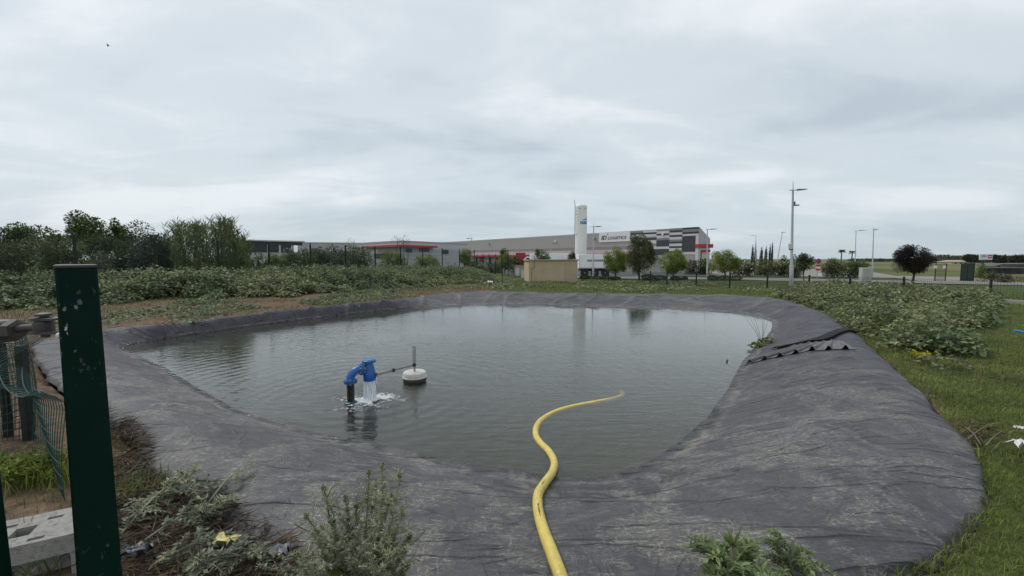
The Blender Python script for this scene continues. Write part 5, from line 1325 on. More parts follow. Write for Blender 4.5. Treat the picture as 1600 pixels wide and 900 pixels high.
# bird
q = S(169, 71, 70); bd = thing('bird', 'small gull flying high in the cloudy sky at upper left', 'bird', q)
mb = MB(); mb.lathe(q, [(.005, -.20), (.03, -.17), (.055, -.08), (.06, 0), (.045, .09), (.02, .17), (.05, .24), (.005, .27)], 10, (.8, .6, 0))
def wing(s_):
    u_ = np.array([-.6, .8, 0]) * s_; c_ = np.array([.8, .6, 0]); row = []
    for t, h, cw in ((0, .02, .10), (.22, .09, .11), (.42, .07, .08), (.6, -.02, .02)):
        row += [q + u_ * t * 1 + up * h + c_ * cw - c_ * t * .25, q + u_ * t + up * (h + .012) - c_ * t * .25, q + u_ * t + up * h - c_ * cw - c_ * t * .25]
    mb.raw(row, [(k * 3 + j, k * 3 + 3 + j, k * 3 + 4 + j, k * 3 + 1 + j) for k in range(3) for j in range(2)] + [(k * 3, k * 3 + 2, k * 3 + 5, k * 3 + 3) for k in range(3)])
wing(1); wing(-1); mb.build('bird_body', mat('feather_grey', (.30, .31, .32), .8), bd)

# ------------------------------------------------------------------ vegetation
def proj(x, y, z):
    x, y, z = np.asarray(x, float), np.asarray(y, float), np.asarray(z, float) - CAM_H
    dp = y * math.cos(TH) - z * math.sin(TH); dp = np.where(dp < .05, .05, dp)
    return 800 + FPX * x / dp, 450 - FPX * (y * math.sin(TH) + z * math.cos(TH)) / dp
def in_poly(px, py, poly):
    px, py = np.asarray(px), np.asarray(py); c = np.zeros(px.shape, bool); n = len(poly)
    for i in range(n):
        (x1, y1), (x2, y2) = poly[i], poly[(i + 1) % n]
        k = ((y1 > py) != (y2 > py)) & (px < (x2 - x1) * (py - y1) / (y2 - y1 + 1e-9) + x1); c ^= k
    return c
M_BARK = mat('bark', (.085, .068, .052), .95, var=.3, scale=9, bump=.7, bscale=40)
LEAF = {
    'mid': leafmat('leaf_mid_green', (.048, .080, .024), (.125, .175, .05)),
    'lime': leafmat('leaf_fresh_green', (.125, .18, .038), (.28, .34, .09), .35),
    'dark': leafmat('leaf_dark_green', (.026, .042, .016), (.070, .100, .036)),
    'olive': leafmat('leaf_olive', (.060, .080, .034), (.14, .17, .075)),
    'grey': leafmat('leaf_grey_green', (0.080, 0.090, 0.065), (0.174, 0.181, 0.123)),
    'blue': leafmat('leaf_blue_green', (0.032, 0.052, 0.041), (0.072, 0.099, 0.070)),
    'purple': leafmat('leaf_purple', (.012, .010, .011), (.040, .030, .028), .15),
    'weed': leafmat('leaf_weed', (.070, .105, .055), (.20, .25, .135), .25),
    'weedr': leafmat('leaf_weed_right', (.095, .125, .062), (.29, .325, .185), .28),
    'silver': leafmat('leaf_silver', (.17, .195, .13), (.42, .44, .33), .25),
    'thistle': leafmat('leaf_thistle', (0.109, 0.160, 0.065), (0.290, 0.355, 0.181), .3),
    'flower': leafmat('blossom_white', (.30, .30, .26), (.55, .54, .48), .3),
    'yellow': leafmat('blossom_yellow', (.45, .42, .02), (.65, .60, .05), .3),
    'reed': leafmat('leaf_reed', (.068, .10, .038), (.185, .22, .10), .3),
    'grass': leafmat('grass_blade', (.085, .125, .024), (.21, .255, .065), .35),
    'grassd': leafmat('grass_dull', (0.065, 0.090, 0.029), (0.167, 0.181, 0.070), .3),
    'straw': leafmat('dry_straw', (.10, .075, .045), (.27, .215, .135), .2),
    'dead': leafmat('dead_stalk', (.030, .020, .014), (.125, .088, .058), .1),
    'far': leafmat('leaf_far', (.022, .030, .018), (.055, .066, .036), .15),
}
def lobe_leaves(lobes, n, size, rng, aspect=.55, shell=2.4, updir=.25):
    lobes = np.array(lobes, float); vol = (lobes[:, 3] * lobes[:, 4] * lobes[:, 5]) ** .67; k = rng.choice(len(lobes), n, p=vol / vol.sum())
    d = unit(rng.normal(size=(n, 3))); r = rng.random(n) ** (1 / shell)
    p = lobes[k, :3] + d * r[:, None] * lobes[k, 3:6]
    ax = d * .8 + rng.normal(0, .55, (n, 3)) + np.array([0, 0, updir])
    ln = size * rng.uniform(.65, 1.35, n)
    return leaves(p - unit(ax) * ln[:, None] * .4, ax, ln, ln * aspect, rng, .3, .3)
def auto_lobes(c, w, h, n, rng, frac=.34, dy=None):
    """n overlapping lumps filling an ellipsoid of width w, height h"""
    out = [(c[0], c[1], c[2], w * .38, w * .38, h * .38)]
    for _ in range(n):
        d = unit(rng.normal(size=3)); q = rng.uniform(.45, .78); f = frac * rng.uniform(.55, 1.1)
        out.append((c[0] + d[0] * q * w / 2, c[1] + d[1] * q * w / 2 * (dy or 1), c[2] + d[2] * q * h / 2, f * w * .55, f * w * .55, f * h * .55))
    return out
def woody(root, base, tips, r, seed, name='trunk', forks=True):
    rng = np.random.default_rng(seed); base = np.array(base, float); mb = MB()
    top = np.mean(np.array(tips), 0); fork = base + (top - base) * .45
    mb.tube(smooth_path([base - [0, 0, .15], base + (fork - base) * .5 + rng.normal(0, r * .5, 3) * [1, 1, 0], fork], 6), np.linspace(r * 1.25, r * .75, 6), 8)
    for t in tips:
        t = np.array(t); m_ = fork + (t - fork) * .5 + rng.normal(0, .06, 3) * np.linalg.norm(t - fork)
        mb.tube(smooth_path([fork - [0, 0, r], m_, t], 5), np.linspace(r * .6, r * .14, 5), 5)
    return mb.build(name, M_BARK, root, True)
def tree(name, label, px, py_top, py_crown, D, wpx, leaf, n, seed, group=None, base_z=None, size=.12, lobes=9, frac=.34, trunk_r=None, aspect=.55, cat='tree', shell=2.4, extra=None):
    rng = np.random.default_rng(seed); x = kx(px) * D; g = gz(x, D) if base_z is None else base_z
    zt, zc = zat(py_top, D), zat(py_crown, D); w = wpx / FPX * D; h = zt - zc
    t = thing(name, label, cat, (x, D, g), group)
    lb = auto_lobes((x, D, (zt + zc) / 2), w, h, lobes, rng, frac)
    woody(t, (x, D, g), [l[:3] for l in lb[1:8]], trunk_r or max(.03, w * .025), seed)
    v, f = lobe_leaves(lb, n, size, rng, aspect, shell)
    cr = mesh_np('crown', v, f, LEAF[leaf], t)
    if extra:
        v, f = lobe_leaves([(a, b, c + .05, d * 1.02, e_ * 1.02, q * 1.02) for a, b, c, d, e_, q in lb], extra[1], extra[2], rng, .9, 9)
        mesh_np('blossom', v, f, LEAF[extra[0]], cr)
    return t
YT = 'young trees by the access road'
tree('young_tree', 'round fresh green young tree right behind the trailer end', 962, 385, 434, 39, 50.4, 'lime', 6720, 1, YT, size=.13, lobes=22, frac=.26)
tree('young_tree', 'fresh green young tree between the brown tree and street lamp', 1050, 386, 435, 38, 55.2, 'lime', 7360, 2, YT, size=.13, lobes=22, frac=.26)
tree('young_tree', 'fresh green young tree just right of the street lamp by the warehouse end', 1132, 384, 434, 41, 55.2, 'lime', 7360, 3, YT, size=.13, lobes=22, frac=.26)
tree('brown_tree', 'tall loose brownish tree before the white name board', 1000, 361, 438, 36.5, 60, 'olive', 8000, 4, None, size=.15, lobes=24, frac=.26, shell=3)
tree('young_tree', 'slim yellow green tree beside the end of the grey hall', 728, 383, 418, 45, 26.4, 'lime', 2400, 5, YT, size=.17, lobes=7)
tree('young_tree', 'small green tree behind the corner fence left of the red lorry', 788, 393, 424, 43, 33.6, 'lime', 3040, 6, YT, size=.17, lobes=8)
tree('young_tree', 'thin sapling top rising above the corner fence', 788, 384, 408, 44, 19.2, 'olive', 672, 66, YT, size=.17, lobes=6, frac=.25)
tree('young_tree', 'small tree showing above the left half of the kiosk roof', 847, 385, 424, 42, 36, 'mid', 1760, 7, YT, size=.17, lobes=8, frac=.27)
tree('young_tree', 'small tree showing above the right end of the kiosk roof', 893, 390, 424, 42, 19.2, 'olive', 960, 8, YT, size=.17, lobes=6, frac=.3)
tree('purple_tree', 'round dark purple leaved tree standing beyond the right bank weeds', 1428, 376, 431, 37, 50, 'purple', 17000, 23, None, size=.11, lobes=46, frac=.36, trunk_r=.09, shell=2.6)
tree('dark_shrub', 'dark leafy shrub on thin stems between tall lamp and no parking sign', 1258, 391, 428, 36, 32, 'dark', 2600, 10, None, size=.13, lobes=9, cat='shrub')
# clipped shrubs
for k, (px, w, y0, D, lab) in enumerate(((1032, 18, 430, 35.5, 'low clipped hedge block left of the fresh green tree trunk'), (1056.5, 14, 431, 35.2, 'dark clipped ball shrub at the foot of the middle green tree'), (1070.5, 8, 432, 35, 'smallest clipped ball shrub between the tree and the lamp post'),
                                          (1115, 15, 430, 38, 'rounded clipped shrub right beside the street lamp foot'), (1142, 34, 430.5, 38, 'long low clipped hedge under the rightmost green tree'), (941, 30, 431, 38, 'low dark hedge under the white trailer'), (915, 16, 430, 39, 'dark low shrub beside the right corner of the kiosk'),
                                          (1013, 18, 428, 36, 'untrimmed dark bush at the foot of the brown tree'), (962, 14, 432, 36.5, 'dark bush at the foot of the tree by the trailer end'))):
    rng = np.random.default_rng(100 + k); x = kx(px) * D; g = gz(x, D); zt = zat(y0, D); w_ = w / FPX * D
    t = thing('clipped_shrub', lab, 'shrub', (x, D, g), 'low shrubs along the access road')
    n_l = max(1, int(w_ / .8)); hh_ = max(.3, (zt - g)); lb = [(x + w_ * ((i + .5) / n_l - .5), D, g + hh_ * .5, w_ / n_l * .62, .4, hh_ * .5) for i in range(n_l)]
    v, f = lobe_leaves(lb, 700 + int(500 * w_), .09, rng, .6, 5); mesh_np('foliage', v, f, LEAF['dark'], t)
    mb = MB(); mb.tube([(x, D, g - .1), (x + .02, D, g + hh_ * .6)], [.03, .015], 6); mb.build('stem', M_BARK, t)
# bushes and hedges behind the road
def bush(name, lab, px, py_top, D, wpx, leaf, n, seed, group=None, size=.16, extra=None, lobes=10, cat='bush', frac=.40, drop=0.0):
    rng = np.random.default_rng(seed); x = kx(px) * D; g = gz(x, D); zt = zat(py_top, D); w_ = wpx / FPX * D; h = max(.5, zt - g + .2)
    t = thing(name, lab, cat, (x, D, g), group)
    lb = auto_lobes((x, D, g - .2 + h * .5), w_, h, lobes, rng, frac) + [(x + w_ * q, D, g + h * .22, w_ * .2, w_ * .2, h * .26) for q in (-.32, -.1, .14, .33)]
    v, f = lobe_leaves(lb, n, size, rng, .5, 2.8); fo = mesh_np('foliage', v, f, LEAF[leaf], t)
    if extra:
        v, f = lobe_leaves(lb, extra[1], extra[2], rng, .9, 9); mesh_np('blossom', v, f, LEAF[extra[0]], fo)
    mb = MB()
    for k in range(5):
        a = rng.uniform(-.3, .3, 2) * w_; mb.tube(smooth_path([(x, D, g - .1), (x + a[0] * .4, D + a[1] * .4, g + h * .35), (x + a[0], D + a[1], g + h * .75)], 5), [.05, .04, .03, .02, .01], 5)
    mb.build('stem', M_BARK, t, True)
    return t
BG = 'bushes behind the access road'
bush('bush', 'dark round bush before the warehouse entrance porch', 1100, 399, 66, 26, 'dark', 1500, 21, BG, .3)
bush('bush', 'grey green bush left of the dark bush by the porch', 1080, 402, 68, 26, 'grey', 1300, 22, BG, .3)
bush('bush', 'pale flowering bush right of the lamp by the warehouse end', 1162, 400, 60, 38, 'dark', 1700, 23, BG, .28, ('flower', 500, .2))
bush('bush', 'dull green bush below the cypresses', 1196, 399, 63, 44, 'olive', 2000, 24, BG, .28)
bush('bush', 'dark green bush left of the tall lamp pole', 1226, 398, 62, 34, 'dark', 1700, 25, BG, .28)
bush('bush', 'grey leaved bush hiding behind the tall lamp pole', 1243, 393, 50, 24, 'grey', 1200, 26, BG, .22, ('flower', 60, .15))
bush('bush', 'dark bush hiding the loading docks just left of the kiosk', 811, 400, 46, 36, 'dark', 2400, 61, BG, .2)
bush('bush', 'dull green bush behind the corner fence posts', 770, 407, 47, 34, 'olive', 1500, 62, BG, .2)
HG = 'overgrown hedge pieces beside the yard'
bush('hedge', 'overgrown green hedge just right of the no parking sign', 1302, 402, 58, 36, 'olive', 2000, 27, HG, .26, cat='hedge')
bush('hedge', 'overgrown green hedge in the middle below the two palms', 1328, 401.5, 60, 36, 'mid', 2000, 28, HG, .26, cat='hedge')
bush('hedge', 'ragged end of the hedge left of the lamp by the cabinet', 1350, 404, 62, 24, 'olive', 1300, 29, HG, .26, cat='hedge')
# cypresses and palms
for k, (px, y0, w, lab) in enumerate(((1175.5, 384, 4, 'thin cypress leftmost of the far group'), (1180, 381.5, 3.4, 'cypress second from the left in the far group'), (1189.5, 387, 5, 'shorter cypress in the middle of the far group'), (1196.5, 386.5, 5, 'broader cypress just right of the middle one'), (1202.5, 383.5, 3, 'thin cypress next to the rightmost of the far group'), (1206, 380.5, 3, 'tall thin rightmost cypress of the far group'))):
    rng = np.random.default_rng(200 + k); D = 120; x = kx(px) * D; g = -1.2; zt = zat(y0, D); w_ = w / FPX * D
    t = thing('cypress_tree', lab, 'tree', (x, D, g), 'far cypresses')
    lb = [(x, D, g + (zt - g) * q, w_ * .5 * r, w_ * .5 * r, (zt - g) * .16) for q, r in ((.2, .9), (.35, 1), (.5, 1), (.65, .85), (.8, .6), (.93, .3))]
    v, f = lobe_leaves(lb, 700, .4, rng, .4, 4, .8); mesh_np('crown', v, f, LEAF['dark'], t)
    mb = MB(); mb.tube([(x, D, g - .1), (x, D, g + 2)], .12, 6); mb.build('trunk', M_BARK, t)
for k, (px, y0, lab) in enumerate(((1314.5, 394.5, 'tiny far palm above the hedge, the left one'), (1331, 396.5, 'tiny far palm above the hedge, the right one'))):
    rng = np.random.default_rng(220 + k); D = 130; x = kx(px) * D; zt = zat(y0, D)
    t = thing('palm_tree', lab, 'palm', (x, D, -1.2), 'far palms')
    mb = MB(); mb.tube([(x, D, -1.3), (x, D, zt + .6)], [.2, .15], 7); mb.build('trunk', M_BARK, t)
    a = rng.uniform(0, 6.28, 60); e_ = rng.uniform(-.5, 1, 60); ax = np.stack([np.cos(a), np.sin(a), e_], 1); v, f = leaves(np.tile([x, D, zt + .5], (60, 1)), ax, 1.2, .25, rng, .2, .6); mesh_np('crown', v, f, LEAF['dark'], t)
# far treeline at the right, and one tall tree in it
rng = np.random.default_rng(300); lb = []
for k in range(110):
    px = rng.uniform(1452, 1720); D = rng.uniform(280, 620); x = kx(px) * D; hgt3 = rng.uniform(3, 6.5) * D / 400
    lb.append((x, D, -1 + hgt3 * .55, rng.uniform(6, 12) * D / 400, 4, hgt3 * .6))
for k in range(60):
    px = rng.uniform(1335, 1460); D = rng.uniform(420, 640); x = kx(px) * D; lb.append((x, D, .2, rng.uniform(6, 12), 4, rng.uniform(1.5, 2.6)))
v, f = lobe_leaves(lb, 24000, 1.5, rng, .7, 4); tag(mesh_np('treeline', v, f, LEAF['far']), 'far dark line of trees along the right horizon', kind='stuff')
tree('field_tree', 'tallest dark tree of the far fields left of the billboard', 1519, 395.5, 412, 170, 24, 'far', 2200, 31, None, -1.2, size=.8)
tree('field_tree', 'dark tree right behind the billboard', 1562, 397.5, 412, 150, 34, 'far', 2200, 32, None, -1.2, size=.8)
tree('field_tree', 'dark tree at the far right edge of the fields', 1592, 397, 412, 140, 30, 'far', 2200, 33, None, -1.2, size=.7)
bush('bush', 'low yellow green bush between green gate and billboard', 1534, 411, 58, 16, 'lime', 700, 34, 'bushes by the driveway', .22)
bush('bush', 'pale dry bush right of the green gate', 1572, 424, 44, 26, 'grey', 900, 35, 'bushes by the driveway', .16)
bush('bush', 'low dull bush at the foot of the billboard', 1553, 419, 52, 22, 'olive', 800, 36, 'bushes by the driveway', .18)

# trees and shrubs beyond the bank fence
TB = 'trees and shrubs beyond the bank fence'
tree('bank_tree', 'tallest green tree beyond the bank fence above the gate post', 143, 324, 412, 27, 70, 'mid', 7000, 41, TB, .42, size=.16, lobes=11, frac=.36)
tree('bank_tree', 'smaller light tree right of the tallest tree', 191, 341, 405, 28, 36, 'mid', 2800, 42, TB, .42, size=.16, lobes=8)
tree('bank_tree', 'dark broad tree left of the tallest tree', 62, 342, 420, 27, 90, 'mid', 8000, 43, TB, .42, size=.16, lobes=12)
tree('bank_tree', 'dark tree at the left picture edge', 0, 343, 420, 26, 60, 'dark', 5000, 44, TB, .42, size=.16, lobes=9)
bush('bank_shrub', 'big olive green shrub low at the left edge behind the fence', 30, 362, 22, 100, 'olive', 9000, 45, TB, .13, lobes=12)
bush('bank_shrub', 'grey green shrub below the dark broad tree', 95, 366, 21, 76, 'olive', 7000, 46, TB, .13, lobes=10)
bush('bank_shrub', 'dark green shrub just right of the gate post top', 178, 360, 23, 84, 'dark', 9000, 47, TB, .13, lobes=10)
bush('bank_shrub', 'dark blue green shrub left of the reeds', 243, 354, 22, 80, 'blue', 10000, 48, TB, .13, lobes=11)
bush('bank_shrub', 'flat topped green shrub between tall tree and blue green shrub', 222, 350, 27, 90, 'dark', 7000, 49, TB, .15, lobes=10)
bush('bank_shrub', 'pale dead looking shrub in front of the dark green shrub', 158, 383, 19.5, 44, 'grey', 1600, 50, TB, .12, lobes=8, frac=.28)
bush('bank_shrub', 'low dull shrub under the reeds', 372, 385, 24, 40, 'olive', 1800, 51, TB, .14)
bush('bank_shrub', 'fresh yellow green shrub below the workshop openings', 430, 395, 27, 42, 'lime', 3000, 52, TB, .14)
bush('bank_shrub', 'dense green shrub hiding the foot of the workshop wall', 408, 393, 25, 44, 'mid', 3000, 63, TB, .13, lobes=10)
bush('bank_shrub', 'dull olive shrub below the middle of the workshop', 446, 394, 30, 40, 'olive', 2400, 64, TB, .14, lobes=10)
bush('bank_shrub', 'green shrub between the brown grey shrub and the workshop', 484, 386, 31, 44, 'mid', 3000, 65, TB, .14, lobes=10)
bush('bank_shrub', 'dark shrub between the brown grey and the tall dull shrub', 528, 383, 33, 44, 'dark', 3000, 67, TB, .15, lobes=10)
bush('bank_shrub', 'white flowering shrub below the workshop', 462, 387, 28, 47.6, 'mid', 3400, 53, TB, .14, ('flower', 380, .1))
bush('bank_shrub', 'brown grey shrub right of the white flowering one', 503, 378, 30, 53.2, 'grey', 4400, 54, TB, .15)
bush('bank_shrub', 'tall dull green shrub left of the red canopy', 552, 376, 33, 72.8, 'olive', 5600, 55, TB, .15, lobes=10)
bush('bank_shrub', 'yellow green shrub under the left side of the red canopy', 612, 390, 37, 42, 'lime', 3000, 56, TB, .17)
bush('bank_shrub', 'yellow green shrub under the right side of the red canopy', 668, 394, 39, 44.8, 'lime', 3000, 57, TB, .17)
bush('bank_shrub', 'green shrub behind the last posts of the bank fence', 742, 404, 45, 36.4, 'mid', 1800, 58, TB, .17)
for k, (px, y0, lab) in enumerate(((620, 366, 'bare twiggy sapling above the red canopy, the left one'), (634, 367, 'bare twiggy sapling above the red canopy, the right one'), (548, 372, 'bare twiggy sapling above the tall dull shrub'))):
    rng = np.random.default_rng(240 + k); D = 38; x = kx(px) * D; t = thing('bare_sapling', lab, 'sapling', (x, D, gz(x, D)), 'bare saplings'); zt = zat(y0, D); mb = MB()
    for j in range(5):
        a = rng.uniform(-.5, .5, 2); mb.tube(smooth_path([(x, D, .3), (x + a[0] * .5, D + a[1], 1.6), (x + a[0] + rng.normal(0, .1), D + a[1], zt - rng.uniform(0, .7))], 6), np.linspace(.035, .008, 6), 5)
    mb.build('branch', M_BARK, t, True)
    v, f = lobe_leaves([(x, D, zt - .6, .5, .4, .6)], 70, .12, rng, .5); mesh_np('leaf', v, f, LEAF['olive'], t)
# reeds
rng = np.random.default_rng(60); cx0 = kx(330) * 22
rd = thing('reed_bed', 'tall clump of giant reeds with plumed tops beyond the fence', 'reeds', (cx0, 22, .4))
mbs = MB(); lp = []
for k in range(250):
    px = rng.uniform(268, 388); D = rng.uniform(20.6, 24); x = kx(px) * D; g = gz(x, D)
    top_y = np.interp(px, [272, 290, 320, 345, 362, 376, 390], [352, 347, 350, 341, 343, 366, 385]) + abs(rng.normal(0, 14)); h = max(.9, zat(top_y, D) - g)
    ln = rng.normal(0, .09, 2) * h; pth = smooth_path([(x, D, g - .1), (x + ln[0] * .3, D + ln[1] * .3, g + h * .55), (x + ln[0], D + ln[1], g + h)], 7)
    mbs.tube(pth, np.linspace(.016, .005, 7), 4)
    nl = int(h * 7); tt = rng.uniform(.12, 1, nl); q = np.array([np.interp(tt, np.linspace(0, 1, 7), pth[:, i]) for i in range(3)]).T
    a = rng.uniform(0, 6.28, nl); ax = np.stack([np.cos(a), np.sin(a), rng.uniform(.9, 2.6, nl)], 1); lp.append(leaves(q, ax, rng.uniform(.35, .65, nl), .035, rng, .3, .5))
    if rng.random() < .3:
        q = np.repeat(pth[-1:], 26, 0) - np.array([0, 0, 1]) * rng.uniform(0, .35, (26, 1)); lp.append(leaves(q, rng.normal(0, .35, (26, 3)) + [0, 0, 1], .16, .03, rng))
mbs.build('stalk', LEAF['reed'], rd); v, f = join(lp); mesh_np('foliage', v, f, LEAF['reed'], rd)

# ------------------------------------------------------------------ weeds on the banks (nobody could count them)
def weed_clump(c, w, h, n, leaf, rng):
    """dome of broad leaves held out flat"""
    a = rng.uniform(0, 6.28, n); r = np.sqrt(rng.random(n)); z = (1 - r ** 2 * .75) * rng.uniform(.35, 1, n) ** .6
    p = np.stack([c[0] + np.cos(a) * r * w, c[1] + np.sin(a) * r * w, c[2] + z * h], 1)
    ax = np.stack([np.cos(a) * (.4 + r), np.sin(a) * (.4 + r), rng.uniform(-.35, .55, n)], 1) + rng.normal(0, .35, (n, 3)); ln = leaf * rng.uniform(.6, 1.35, n)
    return leaves(p, ax, ln, ln * .85, rng, .22, .3)
rng = np.random.default_rng(70); parts = []
for k in range(1150):
    t = rng.uniform(-6, 26.5); lim = np.interp(t, [-6, 2, 8, 15, 20, 24, 27], [4.2, 4.8, 5.8, 6.8, 6.2, 4.2, 2.0]) + 1.0 * (float(vnoise(t, 0, .35, 21)) - .5) * 2; s_ = rng.uniform(-.3, lim)
    if s_ > lim - 1.2 and float(vnoise(t, s_, .7, 22)) < .42: continue
    x, y = FA + FD * t + FN * s_
    if over_rim(x, y) < .5: continue
    k_ = 1 - .75 * sstep(lim - 2.6, lim, s_); h = rng.uniform(.6, 1.12) * k_ * np.interp(t, [-6, 0, 8, 18, 23, 27], [.95, 1, 1.08, 1.0, .75, .5]); w = rng.uniform(.35, .6)
    parts.append(weed_clump((x, y, gz(x, y)), w, h, int(110 + 150 * h), .095, rng))
for k in range(1700):                                            # low growth creeping over the bare earth
    t = rng.uniform(-7, 25); s_ = rng.uniform(3.5, 11.5); x, y = FA + FD * t + FN * s_
    if over_rim(x, y) < .12 or x > 0 or float(vnoise(x, y, .55, 35)) < .50: continue
    parts.append(weed_clump((x, y, gz(x, y)), rng.uniform(.15, .4), rng.uniform(.04, .16), 34, .075, rng))
sel = [float(vnoise(p[0][0, 0], p[0][0, 1], .32, 43)) > .56 for p in parts]
v, f = join([p for p, k in zip(parts, sel) if k]); tag(mesh_np('pale_bank_weeds', v, f, LEAF['weedr']), 'paler green patches among the weeds along the left bank', kind='stuff')
parts = [p for p, k in zip(parts, sel) if not k]
for k in range(260):                                            # upright stems breaking the outline
    t = rng.uniform(-5, 25); s_ = rng.uniform(-.3, 3.6); x, y = FA + FD * t + FN * s_; g = gz(x, y); h = rng.uniform(.7, 1.35) * (1 - .08 * max(0, s_)); l_ = rng.normal(0, .15, 2); n = 30
    tt = rng.uniform(.2, 1, n); q = np.stack([x + l_[0] * tt, y + l_[1] * tt, g + h * tt], 1); a = rng.uniform(0, 6.28, n); parts.append(leaves(q, np.stack([np.cos(a), np.sin(a), rng.uniform(.1, 1.2, n)], 1), rng.uniform(.06, .14, n), .05, rng, .3, .3))
v, f = join(parts); tag(mesh_np('bank_weeds', v, f, LEAF['weed']), 'dense dark green broad leaved weeds along the left bank', kind='stuff')
poly_r = [(1215, 456), (1262, 444), (1330, 440), (1420, 441), (1500, 446), (1560, 452), (1545, 490), (1500, 520), (1486, 552), (1440, 556), (1395, 545), (1352, 512), (1300, 485), (1262, 467)]
parts = []
for k in range(5200):
    x, y = rng.uniform(4.5, 22), rng.uniform(5.5, 24)
    d = float(over_rim(x, y))
    if d < .2: continue
    u_, v_ = proj(x, y, .2)
    if not in_poly(np.array([u_]), np.array([v_]), poly_r)[0]: continue
    if rng.random() > min(1, .30 + 1.2 / y): continue
    h = rng.uniform(.28, .62) * (.55 + .9 * float(vnoise(x, y, .5, 23))) * min(1, .45 + d * .5); parts.append(weed_clump((x, y, gz(x, y)), rng.uniform(.2, .36), h, int(60 + 110 * h), .068 if y < 12 else .09, rng))
v, f = join(parts); tag(mesh_np('right_bank_weeds', v, f, LEAF['weedr']), 'dense leafy green weeds covering the right bank', kind='stuff')
# taller upright stems standing out of them
parts = []; mbt = MB()
for k in range(900):
    x, y = rng.uniform(4.5, 22), rng.uniform(6.5, 24); u_, v_ = proj(x, y, .2)
    if over_rim(x, y) < .35 or not in_poly(np.array([u_]), np.array([v_]), poly_r)[0] or float(vnoise(x, y, .8, 37)) < .45: continue
    g = gz(x, y); h = rng.uniform(.35, .75); l_ = rng.normal(0, .12, 2); n = 26; tt = rng.random(n); q = np.stack([x + l_[0] * tt, y + l_[1] * tt, g + h * tt], 1); a = rng.uniform(0, 6.28, n)
    mbt.tube([(x, y, g), (x + l_[0], y + l_[1], g + h)], [.006, .003], 4); parts.append(leaves(q, np.stack([np.cos(a), np.sin(a), rng.uniform(.2, 1.2, n)], 1), rng.uniform(.04, .1, n), .03, rng, .3, .3))
v, f = join(parts); f2 = np.array([t for q in mbt.f if len(q) == 4 for t in ((q[0], q[1], q[2]), (q[0], q[2], q[3]))]); v, f = join([(v, f), (np.array(mbt.v), f2)]); tag(mesh_np('tall_weeds', v, f, LEAF['grassd']), 'upright yellow green weed stems rising above the right bank weeds', kind='stuff')
# ragged weeds along the far side and by the low fence
parts = []
for k in range(420):
    x, y = rng.uniform(-2, 16), rng.uniform(19.5, 33)
    if over_rim(x, y) < .7 or float(vnoise(x, y, .45, 24)) < .52: continue
    parts.append(weed_clump((x, y, gz(x, y)), rng.uniform(.2, .5), rng.uniform(.06, .22), 30, .12, rng))
v, f = join(parts); tag(mesh_np('far_bank_weeds', v, f, LEAF['weedr']), 'scattered low weeds on the far grass strip before the kiosk', kind='stuff')

# grass
def scatter(n, x0, x1, y0, y1, keep, rng):
    x, y = rng.uniform(x0, x1, n), rng.uniform(y0, y1, n); k = keep(x, y); x, y = x[k], y[k]; return np.stack([x, y, G(x, y) - .005], 1)
rng = np.random.default_rng(80); parts = []
# near right, denser close by
for (y0, y1, x1, n, h, w) in ((1.2, 4, 7.5, 75000, .046, .0042), (4, 8, 12, 80000, .052, .006), (8, 14, 22, 36000, .07, .009), (14, 24, 34, 22000, .11, .014)):
    p = scatter(n, 1.2, x1, y0, y1, lambda x, y: (over_rim(x, y) > .03) & (vnoise(x, y, 1.4, 25) > .08), rng)
    hh = h * rng.uniform(.45, 1.3, len(p)) * (.6 + .8 * vnoise(p[:, 0], p[:, 1], .9, 26)); parts.append(blades(p, hh, w, .75, rng))
v, f = join(parts); tag(mesh_np('grass', v, f, LEAF['grass']), 'bright green grass on the right side of the pond', kind='stuff')
parts = []
p = scatter(26000, -8, 26, 18, 34, lambda x, y: over_rim(x, y) > .05, rng); parts.append(blades(p, .09 * rng.uniform(.4, 1.4, len(p)), .016, .7, rng))
p = scatter(60000, -18, 0, 6, 34, lambda x, y: (over_rim(x, y) > .08) & (vnoise(x, y, .8, 27) > .46), rng); parts.append(blades(p, .09 * rng.uniform(.4, 1.5, len(p)), .012, .8, rng))
p = scatter(16000, -6, 0.2, 1.0, 6, lambda x, y: (over_rim(x, y) > .05) & (vnoise(x, y, 1.6, 28) > .56), rng); parts.append(blades(p, .08 * rng.uniform(.4, 1.5, len(p)), .004, .8, rng))
v, f = join(parts); tag(mesh_np('bank_grass', v, f, LEAF['grassd']), 'dull olive grass on the far and left banks', kind='stuff')
parts = []
p = scatter(30000, -18, -1, 6, 26, lambda x, y: (over_rim(x, y) > .05) & (vnoise(x, y, .6, 30) > .45), rng); parts.append(blades(p, .07 * rng.uniform(.4, 1.7, len(p)), .012, 1.6, rng))
p = scatter(16000, 1.5, 11, 1.4, 10, lambda x, y: (over_rim(x, y) > .0) & (vnoise(x, y, 1.2, 36) > .5), rng); parts.append(blades(p, .09 * rng.uniform(.4, 1.6, len(p)), .005, 1.7, rng))
p = scatter(9000, 50, 90, 45, 62, lambda x, y: (x / y > 1.17) & (vnoise(x, y, .25, 38) > .3), rng); parts.append(blades(p, .32 * rng.uniform(.3, 1.4, len(p)), .05, .6, rng))
v, f = join(parts); tag(mesh_np('dry_grass', v, f, LEAF['straw']), 'dry pale straw lying on the bare earth of the banks', kind='stuff')

